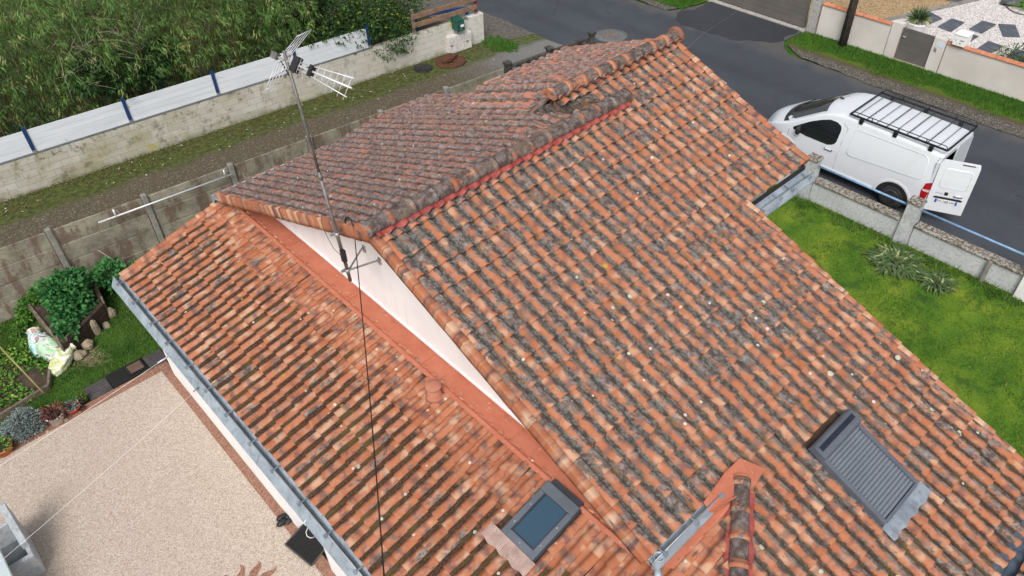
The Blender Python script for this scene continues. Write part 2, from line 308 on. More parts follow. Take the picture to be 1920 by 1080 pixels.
def lane_mat():
    m=NM('lane_gravel',.9,0,.2); P=m.tc(); x,y,z=m.sep(P)
    n=m.noise(.9,6,P,.6); fine=m.noise(26,4,P,.65); sp=m.vor(30,P,out='Color')
    gr=m.mix(m.sm(fine,.35,.65),(.055,.044,.030),(.135,.112,.078)); gr=m.mix(m.math('MULTIPLY',m.math('GREATER_THAN',m.sep(sp)[0],.86),.5),gr,(.24,.22,.18))
    grey=m.mix(m.sm(fine,.35,.65),(.10,.10,.095),(.24,.24,.23)); gr=m.mix(m.sm(m.math('ADD',x,m.math('MULTIPLY',n,3.0)),14.2,17.5),gr,grey)
    ms=m.mix(m.sm(m.noise(7,5,P),.35,.65),(.035,.05,.012),(.09,.11,.025))
    t=m.math('ADD',y,m.math('MULTIPLY',m.math('SUBTRACT',n,.5),.9))     # y measured across the lane: 0 at the concrete fence
    c=m.mix(m.sm(t,.55,.15),gr,ms); c=m.mix(m.math('MULTIPLY',m.sm(t,3.75,4.2),.9),c,ms)
    c=m.mix(m.math('MULTIPLY',m.sm(m.noise(1.6,5,m.mapv(P,loc=(4,2,1))),.60,.70),.45),c,ms)
    lv=m.sep(m.vor(9,P,out='Color')); on=m.math('MULTIPLY',m.math('GREATER_THAN',lv[0],.9),m.math('MULTIPLY',m.math('LESS_THAN',m.vor(9,P),.22),m.sm(t,3.4,4.0)))
    c=m.mix(m.math('MULTIPLY',on,.8),c,(.22,.12,.06)); m.bump(fine,.5,.02); return m.col(c)
LANG=math.atan2(-.105,1)
ln=MB(); ln.add([(-30,0,0),(17.78,0,0),(17.62,1.0,0),(17.60,1.6,0),(17.48,2.4,0),(17.46,3.1,0),(17.30,3.9,0),(17.28,4.5,0),(17.2,5.2,0),(-30,5.2,0)],[tuple(range(10))])
lo=struct(ln.build('lane',lane_mat())); lo.location=(1.5,17.2,-.012); lo.rotation_euler=(0,0,LANG)
def verge_mat():
    m=NM('verge',.92,0,.15); P=m.tc(); x,y,z=m.sep(P); n=m.noise(1.1,6,P,.62); fine=m.noise(24,4,P,.65)
    gv=m.mix(m.sm(m.vor(20,P),.1,.5),(.33,.31,.285),(.075,.07,.06)); gv=m.mix(m.math('MULTIPLY',m.sm(m.noise(3,5,P),.45,.65),.6),gv,(.12,.10,.075)); gs=m.mix(m.sm(fine,.35,.65),(.04,.085,.012),(.12,.16,.02)); so_=m.mix(fine,(.06,.045,.03),(.12,.09,.055))
    t=m.math('ADD',x,m.math('MULTIPLY',m.math('ADD',m.math('MULTIPLY',m.math('SUBTRACT',n,.5),2.0),m.math('MULTIPLY',m.math('SUBTRACT',m.noise(6,4,P),.5),.7))))
    c=m.mix(m.sm(t,24.5,24.9),gv,so_); c=m.mix(m.sm(t,24.75,25.05),c,gs); m.bump(fine,.6,.03); return m.col(c)
VERGE=verge_mat()
sheet('verge',[(24.0,-60),(26.25,-60),(26.25,12.95),(25.3,12.95),(24.75,12.75),(24.2,11.9),(23.98,8)],.0,VERGE,.07,.35)
sheet('verge',[(24.2,17.85),(25.4,17.3),(26.3,17.15),(26.3,60),(24.9,60),(24.4,24)],.0,VERGE,.07,.35)
sheet('driveway',[(24.75,13.15),(26.32,13.15),(26.32,16.95),(25.3,17.1),(24.3,17.35),(23.6,16.6),(23.9,14.2)],-.010,ASPHN,.12,.25)
SNDY=simple('earth_strip',(.10,.075,.05),(.20,.155,.105),9,.95,0,.4,.02)
sheet('earth_strip',[(17.1,-40),(17.85,-40),(17.8,14.0),(17.1,14.0)],.0,SNDY,.08,.4)
sheet('lawn',[(3,-40),(17.0,-40),(17.0,15.6),(3,15.8)],.0,LAWN)
sheet('garden_ground',[(-40,13.35),(9,13.35),(9,16.3),(1.5,17.1),(-40,21.4)],.004,GRASS)
sheet('hedge_ground',[(-30,26),(2.3,22.5),(17.4,20.9),(17.4,60),(-30,60)],.0,SOIL)
sheet('earth_strip',[(17.4,20.4),(19.2,19.9),(19.2,60),(17.4,60)],-.008,simple('grey_earth',(.075,.068,.058),(.15,.135,.115),7,.95,0,.4,.02,fine=30),.05,.4,5)
# terrace
tb=MB(); tb.box(-40,2.0,-30,13.46,-.05,.05); struct(tb.build('terrace_border',RESN))
tb=MB(); tb.box(-40,1.80,-30,13.24,-.04,.054); struct(tb.build('terrace',RESB))
# manhole in the road + lane pits
c=g(1145,65); t=thing('manhole_cover','round road manhole cover with pale concrete collar in dark asphalt','manhole cover',(c[0],c[1],-.02))
MB().lathe(c+V(0,0,-.018),[(.62,0),(.62,.006),(.36,.007),(.35,.004)],36).build('collar',simple('collar_concrete',(.11,.115,.12),(.16,.165,.17),5,.9,fine=20),t)
MB().lathe(c+V(0,0,-.014),[(.33,0),(.33,.007),(.30,.010),(.1,.010)],30).build('lid',simple('iron_lid',(.13,.11,.10),(.20,.165,.15),9,.7,.2,.3),t)
c=g(793,128); t=thing('drain_cover','flat black round drain cover in the grass edge of the lane','drain cover',(c[0],c[1],0))
MB().lathe(c,[(.34,0),(.33,.015),(.30,.03),(.1,.032)],20).build('lid',BLACK,t)
c=g(845,115); t=thing('rusty_pit','open rust brown pit with broken rusty lid by the block wall','pit',(c[0],c[1],0))
RUST=simple('rust',(.06,.024,.014),(.13,.05,.026),9,.95,0,.5,.02)
MB().lathe(c,[(.55,0),(.50,.035),(.40,.03),(.35,.006)],18).build('rim',RUST,t)
b=MB(); b.obox(c+V(.08,.12,.07),(.9,.4,0),(-.4,.9,0),(0,0,1),.26,.16,.05); b.obox(c+V(-.15,.02,.10),(.9,-.4,.2),(.4,.9,0),(-.2,0,1),.16,.13,.05); b.build('lid',RUST,t)
# ------------------------------------------------------------------ roof geometry
SL=.39; RY,RZ=7.46,5.665                      # ridge line and slope of the main house
def zR(y): return RZ-SL*(RY-y)
def zL(y): return RZ-SL*(y-RY)
R2Y=8.06; R2Z=zR(R2Y)
def zL2(y): return R2Z-SL*(y-R2Y)
def zE(x): return 3.33+.28*(x-4.6)
def hipy(x): return (.57+.28*(x-4.6))/SL
house=thing('house','white rendered house with weathered orange clay tile roofs and zinc gutters','house',(7,5,0))
# one channel-and-barrel tile profile
def profile(w,h=.058,cf=.30):
    uc=.68; pu=[0,.5*cf]; ph=[.008,.0]
    for q in (0,.06,.22,.5,.78,1): pu.append(cf+(uc-cf)*q); ph.append(.002+(h-.002)*(.35*math.sqrt(max(0,1-(1-q)**2))+.65*(.5-.5*math.cos(math.pi*q**.72))))
    for q in (.35,.65,.85,1.0): pu.append(uc+(1.04-uc)*q); ph.append(h*math.sqrt(1-(.86*q)**2))
    pu+=[1.04,1.02]; ph+=[.010,.004]
    return np.array(pu)*w,np.array(ph)
def tile_field(O,du,dv,w,l,cols,rows,keep,seed=0,jit=1.0,cf=.33,lift=.030):
    O,du,dv=[np.array(q,float) for q in (O,du,dv)]; n=np.cross(du,dv); n/=np.linalg.norm(n)
    if n[2]<0: n=-n
    pu,ph=profile(w,cf=cf); k=len(pu); L=l+.055; R=np.random.default_rng(seed)
    vs=[];fs=[];uv=[];rnd=[];sm=[]
    colj=R.normal(0,.003*jit,len(cols)+5)
    for i in cols:
        for j in rows:
            ctr=O+du*(i+.5)*w+dv*(j+.45)*l
            if not keep(ctr[0],ctr[1]): continue
            r=tuple(R.random(3)); b=len(vs)
            sk=R.normal(0,.006*jit); s0=R.normal(0,.004*jit); dl=R.normal(0,.006*jit); dz=abs(R.normal(0,.003*jit))
            if R.random()<.012*jit: sk+=R.normal(0,.05); dz+=.012
            for t,zl,sc in ((0,lift,1.0),(L*.45,lift*.5,.95),(L,0,.86)):
                for a in range(k):
                    p=O+du*(i*w+pu[a]+colj[i%len(colj)]+s0+sk*(t/L-.3))+dv*(j*l+t+dl)+n*(ph[a]*sc+zl+dz)
                    vs.append(p); uv.append((pu[a]/w,t/L)); rnd.append(r)
            for q in range(2):
                for a in range(k-1): fs.append((b+q*k+a,b+q*k+a+1,b+(q+1)*k+a+1,b+(q+1)*k+a)); sm.append(True)
            b2=len(vs)                                    # thickness of the lower end
            for dd,dt in ((0,0),(-.016,.004)):
                for a in range(k):
                    p=O+du*(i*w+pu[a]+colj[i%len(colj)]+s0+sk*(-.3))+dv*(j*l+dl+dt)+n*(ph[a]+lift+dz+dd); vs.append(p); uv.append((pu[a]/w,0)); rnd.append(r)
            for a in range(k-1): fs.append((b2+a+1,b2+a,b2+k+a,b2+k+a+1)); sm.append(False)
    mb=MB(); mb.v=[tuple(p) for p in vs]; mb.f=fs; mb.sm=sm; mb.uv=uv; mb.rnd=rnd
    return mb
cs=1/math.hypot(1,SL); LR=.32/cs; TW=.2155
# right (street-garden side) slope
def keepR(x,y):
    if y>8.02: return False
    if y>7.40: return x<11.24 and x>9.15-(y-7.46)/.6*1.0
    if y>4.98: return 4.0<x<11.24
    if y>2.42: return 4.0<x<9.5
    return x<9.5 and y<hipy(x)+.02 and y>-.46 and x>2 and not (6.93<x<7.72 and .90<y<1.98)
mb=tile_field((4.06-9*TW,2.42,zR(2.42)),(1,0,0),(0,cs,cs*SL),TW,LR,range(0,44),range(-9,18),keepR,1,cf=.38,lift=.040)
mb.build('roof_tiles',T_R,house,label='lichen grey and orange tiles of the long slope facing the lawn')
def keepL(x,y): return 4<x<9.42 and y>7.5 and (x<8.3 or y>10.75 or (y<8.06 and x<9.1-(y-7.46)/.6))
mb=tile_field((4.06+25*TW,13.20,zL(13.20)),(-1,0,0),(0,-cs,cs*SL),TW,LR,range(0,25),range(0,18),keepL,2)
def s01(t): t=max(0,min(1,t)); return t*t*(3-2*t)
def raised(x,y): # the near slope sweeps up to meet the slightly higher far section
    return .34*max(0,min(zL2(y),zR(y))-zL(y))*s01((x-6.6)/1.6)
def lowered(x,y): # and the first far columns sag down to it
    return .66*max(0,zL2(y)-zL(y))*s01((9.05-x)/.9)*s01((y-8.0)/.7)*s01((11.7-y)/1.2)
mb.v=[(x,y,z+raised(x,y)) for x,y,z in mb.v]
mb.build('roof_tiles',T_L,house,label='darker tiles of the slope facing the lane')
mb=tile_field((8.16+15*TW,10.80,zL2(10.80)),(-1,0,0),(0,-cs,cs*SL),TW,LR,range(0,15),range(0,9),lambda x,y:x<11.45 and y>8.05,3)
mb.v=[(x,y,z-lowered(x,y)) for x,y,z in mb.v]
mb.build('roof_tiles',T_L2,house,label='tiles of the far, slightly higher section facing the lane')
ce=1/math.hypot(1,.28); LE=.352
def keepE(x,y): return x<4.27+max(0,(2.7-y))*2 and y<13.35 and y>hipy(x)+.05 and x<5.8 and not (3.42<x<4.15 and 3.62<y<4.10)
mb=tile_field((1.90,13.32,zE(1.90)),(0,-1,0),(ce,0,ce*.28),TW,LE,range(0,68),range(0,11),keepE,4,cf=.38,lift=.038)
mb.build('roof_tiles',T_E,house,label='cleaner orange tiles of the low extension roof')
# closed deck bodies below the tiles (also the walls)
def body(poly,ext,mat,name,lab=None): return MB().prism(poly,ext).build(name,mat,house,label=lab)
d=.03
body([(5.97,-.1,0),(5.97,-.1,zR(-.1)-d),(5.97,2.6,zR(2.6)-d),(5.97,2.6,0)],(3.18,0,0),WHITE,'wall','white walls of the lower lawn-side part')
body([(4.6,2.605,0),(4.6,2.605,zR(2.605)-d),(4.6,RY,RZ-d),(4.6,12.55,zL(12.55)-d),(4.6,12.55,0)],(4.55,0,0),WHITE,'wall','white gable walls of the main section')
body([(9.3,5.45,0),(9.3,5.45,zR(5.45)-d),(9.3,R2Y,R2Z-d),(9.3,10.5,zL2(10.5)-d),(9.3,10.5,0)],(1.7,0,0),WHITE,'wall','white walls of the far section')
dk=MB()
def slab(pts,th=.04): dk.prism([np.array(p)-V(0,0,.012) for p in pts],(0,0,-th))
slab([(4.1,2.46,zR(2.46)),(9.47,2.46,zR(2.46)),(9.47,RY,RZ),(4.1,RY,RZ)])
slab([(9.47,5.03,zR(5.03)),(11.2,5.03,zR(5.03)),(11.2,R2Y,R2Z),(8.1,R2Y,R2Z),(9.2,RY,RZ),(9.47,RY,RZ)])
slab([(hipx,yy,zR(yy)) for hipx,yy in ((5.95,2.459),(2.0,-.38),(9.47,-.38),(9.47,2.459))])
slab([(4.1,13.15,zL(13.15)),(4.1,RY,RZ),(9.3,RY,RZ),(9.3,13.15,zL(13.15))])
slab([(9.1,10.77,zL2(10.77)),(9.1,R2Y,R2Z),(11.28,R2Y,R2Z),(11.28,10.77,zL2(10.77))])
dk.build('roof_deck',DECK,house)
dk=MB(); slab([(1.98,13.28,zE(1.98)),(1.98,hipy(1.98),zE(1.98)),(5.9,hipy(5.9),zE(5.9)),(5.9,2.62,zE(5.9)),(4.22,2.62,zE(4.22)),(4.22,13.28,zE(4.22))]); dk.build('roof_deck',DECK,house)
# extension walls with door opening
ew=MB()
def wseg(y0,y1,z0=0,z1=None): ew.prism([(1.96,y0,z0),(1.96,y0,z1 or zE(1.96)-.06),(2.25,y0,z1 or zE(2.25)-.06),(2.25,y0,z0)],(0,y1-y0,0))
wseg(8.0,13.0); wseg(-1,6.95); wseg(6.95,8.0,2.15)
ew.prism([(2.0,13.0,0),(2.0,13.0,zE(2.0)-.07),(4.6,13.0,zE(4.6)-.07),(4.6,13.0,0)],(0,-.25,0))
ew.build('wall',WHITE,house,label='white wall of the low extension along the terrace')
dp=MB(); dp.box(2.12,2.16,6.95,8.0,.05,2.15); dr=dp.build('door',WPAINT,house); MB().box(2.06,2.12,7.08,7.11,1.0,1.12).build('handle',STEEL,dr)
# ridge tiles
def ridge(p0,p1,r,n,name,lab,seed=0,cm=None):
    p0,p1=np.array(p0,float),np.array(p1,float); t=(p1-p0); L=np.linalg.norm(t); t/=L; a=np.cross((0,0,1),t); a/=np.linalg.norm(a); u=np.cross(t,a)
    R=random.Random(seed); l=L/n; angs=[math.radians(q) for q in (-12,10,35,62,90,118,145,170,192)]; m_=len(angs)
    for i in range(n):
        rr=tuple(R.random() for _ in range(3)); q0=p0+t*(i*l); dz=R.uniform(-.005,.005); yw=R.uniform(-.006,.006)
        def ringv(secs): return [q0+t*s_+a*(math.cos(g_)*r*k_+yw*s_/l)+u*(math.sin(g_)*r*k_*.92+dz) for s_,k_ in secs for g_ in angs]
        def strip(k): return [(q*m_+j,q*m_+j+1,(q+1)*m_+j+1,(q+1)*m_+j) for q in range(k) for j in range(m_-1)]
        A=MB(); A.add(ringv([(0.03,.93),(l*.5,.96),(l+.02,1.0)]),strip(2),True,rr); A.uv=[(.45+.3*j/m_,k/2) for k in range(3) for j in range(m_)]
        o=A.build(name,T_G,house,label=lab if i==0 else None)
        Cb=MB(); Cb.add(ringv([(-.045,.98),(-.04,1.05),(-.004,1.05),(0,1.085),(.02,1.085),(.024,1.05),(.05,1.05),(.055,.98)]),strip(7),True,rr); Cb.uv=[(.5,k/8) for k in range(8) for j in range(m_)]
        Cb.build('collar',cm or T_C,o)
        if i in (0,n-1):
            q,sg=((p0-t*.05,-1),(p1+t*.03,1))[i!=0]; k0=1.06; vs=[q]+[q+a*(math.cos(g_)*r*k0)+u*(math.sin(g_)*r*k0*.94) for g_ in angs]; vs2=[p+t*sg*.02 for p in vs]; nn=len(vs)
            E_=MB(); E_.add(vs+vs2,[(nn,nn+j,nn+j+1) for j in range(1,nn-1)]+[(j,j+1,nn+j+1,nn+j) for j in range(1,nn-1)],False,(.6,.3,.2)); E_.uv=[(.5,.5)]*(2*nn); E_.build('end_cap',T_C,o)
ridge((4.02,RY,RZ+.095),(9.28,RY,RZ+.095),.135,14,'ridge_tile','dark grey ridge tile at the gable end',3,T_C2)
ridge((8.12,R2Y,R2Z+.085),(11.34,R2Y,R2Z+.085),.125,9,'ridge_tile','ridge tile of the far section with bright orange collar',5)
mb=MB(); mb.lathe((11.30,R2Y,R2Z+.08),[(.125,0),(.165,.01),(.175,.05),(.165,.09),(.12,.10)],22,axis=(1,0,0),rnd=(.3,.4,.6)); mb.uv=[(.5,.5)]*len(mb.v); mb.build('ridge_end',T_C,house)
hz=lambda x:zE(x)+.06
ridge((5.72,hipy(5.72),hz(5.72)+.03),(1.7,hipy(1.7),hz(1.7)+.03),.115,15,'hip_tile','grey weathered hip tile at the top of the hip',8)
# red wavy strips under ridge and beside the hip
def wavy(p0,p1,down,wd,w,mat,amp=.03):
    p0,p1,down=[np.array(q,float) for q in (p0,p1,down)]; t=p1-p0; L=np.linalg.norm(t); t/=L; n=int(L/w*8); nn=np.cross(t,down); nn/=np.linalg.norm(nn)
    if nn[2]<0: nn=-nn
    mb=MB(); vs=[]
    for i in range(n+1):
        s_=L*i/n; h=amp*max(0,math.sin(2*math.pi*s_/w+.4))
        vs+= [p0+t*s_, p0+t*s_+down*wd*.6+nn*(h*.6), p0+t*s_+down*(wd+.012*math.sin(s_*19))+nn*(h-.008)]
    mb.add(vs,[(i*3+k,i*3+k+1,(i+1)*3+k+1,(i+1)*3+k) for i in range(n) for k in range(2)],True); return mb
DR=V(0,-cs,-cs*SL)
st=MB()
for q0,q1 in (((4.1,RY-.085,RZ+.066),(9.25,RY-.085,RZ+.066)),):
    wavy(q0,q1,DR,.12,TW,REDST,.055).build('ridge_strip',REDST,house)
wavy((8.25,R2Y-.07,R2Z+.07),(11.3,R2Y-.07,R2Z+.07),DR,.075,TW,REDST).build('ridge_strip',FLASH,house)
wavy((4.1,RY+.07,RZ+.06),(9.2,RY+.07,RZ+.06),V(0,cs,-cs*SL),.07,TW,REDST).build('ridge_strip',REDST,house)
hd=V(5.72-1.7,hipy(5.72)-hipy(1.7),hz(5.72)-hz(1.7)); hd/=np.linalg.norm(hd); hs_=np.cross(hd,(0,0,1)); hs_/=np.linalg.norm(hs_)
for sg in (-1,1):
    sd_=hs_*sg; dn=sd_*.9-V(0,0,.18)
    wavy(V(5.65,hipy(5.65),hz(5.65)+.01)+sd_*.09,V(1.7,hipy(1.7),hz(1.7)+.01)+sd_*.09,dn,.09,.3,REDST,.012).build('hip_strip',REDST,house)
# verge (rake) tiles
def verge(O,dv,side,n,l,name,lab,seed,drop=.125,rim=.11,vm=None):
    O,dv,side=[np.array(q,float) for q in (O,dv,side)]; nn=np.cross(side,dv); nn/=np.linalg.norm(nn)
    if nn[2]<0: nn=-nn
    R=random.Random(seed); mb=MB(); uv=[]
    prof=[(-rim,.030),(-rim*.8,.054),(-.03,.064),(-.002,.066),(.008,.060),(.012,.050),(.013,-drop*.5),(.012,-drop),(.0,-drop)]
    for j in range(n):
        r=tuple(R.random() for _ in range(3)); dz=R.uniform(-.003,.003)
        vs=[]
        for t,z in ((0,.024),(0.002,.024),(l*.5,.012),(l+.05,0)):
            for a,h in prof: vs.append(O+dv*(j*l+t)+side*(a+.010*(1-t/l)+dz)+nn*(h+z)); 
        k=len(prof)
        vs2=[O+dv*(j*l+.004)+side*(a*1-.012+dz)+nn*(h+.024-.014) for a,h in prof]
        fs=[(q*k+a,q*k+a+1,(q+1)*k+a+1,(q+1)*k+a) for q in (1,2) for a in range(k-1)]
        mb.add(vs+vs2,fs,True,r); b=len(mb.v)-5*k
        mb.f+=[(b+a,b+a+1,b+4*k+a+1,b+4*k+a) for a in range(k-1)]; mb.sm+=[False]*(k-1)
        uv+=[(.5+.3*a/k,t) for t in (0,0,.5,1) for a in range(k)]+[(.5,0)]*k
    mb.uv=uv; return mb.build(name,vm or T_V,house,label=lab)
DVR=V(0,cs,cs*SL); DVL=V(0,-cs,cs*SL)
verge((4.06,2.42,zR(2.42)),DVR,(-1,0,0),16,LR*(5.04/5.12),'verge_tiles','orange verge tiles along the near edge of the lawn-side slope',11)
verge((4.06,13.20,zL(13.20)),DVL,(-1,0,0),18,LR*.997,'verge_tiles','flamed orange verge tiles along the near edge of the lane-side slope',12,drop=.14)
verge((11.28,4.98,zR(4.98)),DVR,(1,0,0),10,LR*.965,'verge_tiles','verge tiles on the far edge toward the road',13)
verge((11.30,10.80,zL2(10.80)),DVL,(1,0,0),9,LR*.95,'verge_tiles','verge tiles on the far edge of the lane-side slope',14)
verge((9.52,-.46,zR(-.46)),DVR,(1,0,0),17,LR,'verge_tiles','lichen covered verge tiles above the lawn',15,drop=.12)
ve=verge((1.90,13.34,zE(1.90)),V(ce,0,ce*.28),(0,1,0),7,LE,'verge_tiles','verge tiles of the low extension',17,drop=.12)
# gable flashing: red painted sheet between extension tiles and wall
fl=MB(); ya=13.0; up=.035
fl.add([(4.20,ya,zE(4.2)+.06),(4.20,2.75,zE(4.2)+.06),(4.25,ya,zE(4.25)+.078),(4.25,2.7,zE(4.25)+.078),(4.30,ya,3.282),(4.30,2.7,3.282),(4.57,ya,3.30),(4.57,2.5,3.30),(4.594,ya,3.335),(4.594,2.5,3.335)],[(0,1,3,2),(2,3,5,4),(4,5,7,6),(6,7,9,8)])
fl.add([(4.35,2.52,zE(4.35)+up+.03),(4.6,2.52,zE(4.6)+up+.04),(5.75,2.52,zE(5.75)+.10),(5.62,2.20,zE(5.6)+.10),(5.3,2.18,zE(5.3)+.08),(4.4,2.22,zE(4.4)+.08),(4.3,2.4,zE(4.3)+.075)],[(0,1,2,3,4,5,6)])
for yy in (11.0,9.0,7.0,5.0): fl.add([(4.27,yy,3.288),(4.27,yy-.012,3.290),(4.57,yy-.012,3.306),(4.57,yy,3.304)],[(0,1,2,3)])
fl.build('flashing',FLASH,house,label='terracotta red metal flashing at the foot of the gable wall')
wl=MB(); wl.box(4.575,4.597,2.6,12.4,3.337,3.375); wl.build('drip_rail',WPAINT,house)
# red patch where the small gutter meets the hip
rp=MB(); zz=lambda x,y:zR(y)+.115
rp.add([(5.62,2.46,zz(0,2.46)+.02),(5.95,2.46,zz(0,2.46)+.01),(6.12,2.18,zz(0,2.18)+.01),(5.80,2.12,zz(0,2.12)+.05),(5.45,2.18,zz(0,2.18)+.05),(5.12,2.30,zz(0,2.30)-.03),(5.12,2.40,zz(0,2.40)-.02)],[(0,1,2,3,4,5,6)])
rp.prism([(5.12,2.30,zz(0,2.30)-.03),(5.45,2.18,zz(0,2.18)+.05),(5.80,2.12,zz(0,2.12)+.05),(5.80,2.12,zz(0,2.12)-.1),(5.12,2.26,zz(0,2.26)-.25)],(0,.02,0))
rp.build('flashing',FLASH,house,label='red metal patch at the top of the hip')
# gutters
def gutter(p0,p1,out,name,lab,step=.75,off=.3,wide=1.0,face=.095,down=.16,hooks=True,mat=None,back=-.20):
    p0,p1,out=[np.array(q,float) for q in (p0,p1,out)]; t=p1-p0; L=np.linalg.norm(t); t/=L; z=V(0,0,1)
    pr=[(back,.030),(-.01,-.01),(.03,-.05),(.045,-.09),(.065,-.10),(.085,-.08),(.092,-.03),(.095,.012),(.102,.022),(.114,.022),(.122,.010),(.122+face*wide,-down),(.122+face*wide,-down-.03),(.10,-down-.05)]
    mb=MB(); mb.sweep(pr,p0,p1,out,z)
    for e,q in ((0,p0),(1,p1)): 
        b=len(mb.v); mb.add([q+a*out+h*z for a,h in pr],[tuple(range(2,len(pr)))] if e else [tuple(range(2,len(pr)))[::-1]])
    o=mb.build(name,mat or ZINC,house,label=lab)
    n=int((L-off)/step)+1
    rim=MB(); rim.tube([p0+out*.108+z*.02,p1+out*.108+z*.02],.010,6); rim.build('rim',STEEL,o)
    se=MB()
    for i in range(1,int(L/2)+1):
        q=p0+t*(i*2.0-.4); se.sweep([(.124,.012),(.124+face*wide,-down+.004)],q,q+t*.02,out,z)
    if L>2.5: se.build('seam',ZINCD,o)
    if hooks:
        for i in range(n):
            q=p0+t*(off+i*step)+t*random.uniform(-.05,.05); b=MB()
            b.obox(q+out*.135+z*.012,t,out,z,.026,.030,.018); b.obox(q+out*.145+z*.034,t,out,z,.011,.022,.014); b.obox(q+out*.05+z*.02,t,out,z,.010,.07,.004)
            b.build('gutter_hook',ZINCD,o)
    return o
gutter((1.90,13.42,zE(1.90)-.005),(1.90,2.0,zE(1.90)-.03),(-1,0,0),'gutter','long blue grey zinc gutter above the terrace',.72)
gutter((4.12,2.44,zR(2.44)+.0),(5.40,2.44,zR(2.44)+.04),(0,-1,0),'gutter','short zinc gutter above the hip',.55,.15,wide=.55,down=.10)
gutter((9.50,4.90,zR(5.03)-.13),(11.2,4.90,zR(5.03)-.13),(0,-1,0),'gutter','zinc gutter of the far section above the lawn',.45,.15,wide=.55,down=.10,back=-.03)
gutter((4.0,13.22,zL(13.22)-.02),(9.3,13.22,zL(13.22)-.06),(0,1,0),'gutter','zinc gutter on the lane side',2,.4,wide=.3,hooks=False)
gutter((9.15,10.83,zL2(10.83)-.02),(11.4,10.83,zL2(10.83)-.06),(0,1,0),'gutter','zinc gutter of the far section on the lane side',2,.4,wide=.3,hooks=False)
MB().box(9.5,11.15,4.93,4.97,zR(5.03)-.30,zR(5.03)-.03).build('gap_shadow_fascia',simple('gap_shadow_black',(.02,.017,.015),(.035,.03,.028),4,.9),house)  # board coloured near-black to stand for the shadow gap between tiles and gutter
# outlet pipe of the short gutter
op=MB(); q=V(4.22,2.34,zR(2.44)-.02); op.lathe(q+V(0,0,-.06),[(.05,0),(.058,.05),(.07,.085),(.062,.09),(.045,.06),(.04,.0)],16); op.tube([q+V(-.02,-.02,-.12),q+V(-.18,-.16,-.16)],.045,10); op.build('gutter_outlet',ZINC,house)
# valley: dark zinc and the roof beyond
vy=-.52; vz=zR(-.46)
va=MB(); va.sweep([(.10,.075),(.02,.075),(-.02,.03),(-.06,-.03),(-.15,-.03),(-.19,.03),(-.22,.07)],(4.5,vy+.06,vz),(9.9,vy+.06,vz),(0,1,0),(0,0,1)); va.build('valley_gutter',simple('valley_zinc',(.06,.085,.12),(.11,.145,.19),3,.55,.2,.05,fine=9),house)
mb=tile_field((4.0,vy-.12,vz+.01),(1,0,0),(0,-cs,cs*.3),TW,LR,range(0,27),range(0,12),lambda x,y:True,21); mb.build('roof_tiles',T_R,house,label='tiles of the neighbouring roof beyond the dark valley gutter')
# ------------------------------------------------------------------ skylights and vent
GLASS=NM('dark_glass',.06,0,.5); GLASS.col((.035,.075,.115)); GLASS=GLASS.m
GREYP=simple('slate_grey_metal',(.115,.135,.165),(.15,.17,.20),3,.45,.3,.02)
GREYD=simple('dark_grey_metal',(.035,.040,.05),(.05,.055,.065),3,.5,.2,.02)
def frame_axes(slope,dirn): 
    c_=1/math.hypot(1,slope)
    if dirn=='E': U=V(0,-1,0); Vv=V(c_,0,c_*slope)
    else: U=V(1,0,0); Vv=V(0,c_,c_*slope)
    return U,Vv,np.cross(U,Vv)
U,Vv,Nn=frame_axes(.28,'E'); O=V(3.37,4.14,zE(3.37)+.05); wd,ht=.58,.88
def bx(mb,u0,u1,v0,v1,n0,n1,O=None,A=None):
    U_,V_,N_=A or (U,Vv,Nn); O_=O; mb.obox(O_+U_*(u0+u1)/2+V_*(v0+v1)/2+N_*(n0+n1)/2,U_,V_,N_,(u1-u0)/2,(v1-v0)/2,(n1-n0)/2); return mb
sk=bx(MB(),0,wd,0,ht,-.10,-.03,O).build('skylight',GREYD,house,label='roof window with blue glass in the extension roof')
fr=MB(); bx(fr,.0,.080,.0,ht-.15,-.03,.055,O); bx(fr,wd-.080,wd,.0,ht-.15,-.03,.055,O); bx(fr,.082,wd-.082,.0,.095,-.03,.05,O); bx(fr,.0,wd,ht-.148,ht,-.03,.075,O); fr.build('frame',GREYP,sk)
fr=MB(); bx(fr,.083,wd-.083,.097,.115,-.02,.036,O); bx(fr,.083,.100,.115,ht-.15,-.02,.036,O); bx(fr,wd-.100,wd-.083,.115,ht-.15,-.02,.036,O); bx(fr,-.022,-.002,-.01,ht,-.08,.03,O); bx(fr,wd+.002,wd+.022,-.01,ht,-.08,.03,O); bx(fr,.04,wd-.02,ht+.002,ht+.085,-.05,.045,O); fr.build('gasket',GREYD,sk)
bx(MB(),.101,wd-.101,.116,ht-.151,-.02,.022,O).build('glass',GLASS,sk)
sc=MB()
for u_,v_ in ((.05,.2),(.05,.5),(wd-.05,.2),(wd-.05,.5),(.3,.05)): sc.lathe(O+U*u_+Vv*v_+Nn*.055,[(.008,0),(.006,.004)],8,axis=Nn)
sc.build('screw',ALU,sk)
ap=MB(); vs=[];n=64
for i in range(n+1):
    for v_,k in ((-.22,1),(-.11,1),(-.005,.2)): vs.append(O+U*(-.18+i/n*(wd+.24))+Vv*(v_+.012*math.sin(i*.35)*(v_<-.2))+Nn*(.045+.010*k*(i%2)+ .025*k*max(0,math.sin(i/n*22))))
ap.add(vs,[(i*3+k,i*3+k+1,(i+1)*3+k+1,(i+1)*3+k) for i in range(n) for k in range(2)]); ap.build('apron',simple('pink_lead_apron',(.34,.235,.205),(.44,.325,.285),8,.7),sk)
U,Vv,Nn=frame_axes(SL,'R'); O=V(6.87,.83,zR(.83)+.055); wd,ht=.88,1.22
sk=bx(MB(),0,wd,0,ht,-.1,.05,O).build('skylight',GREYD,house,label='roof window covered by a closed grey roller shutter')
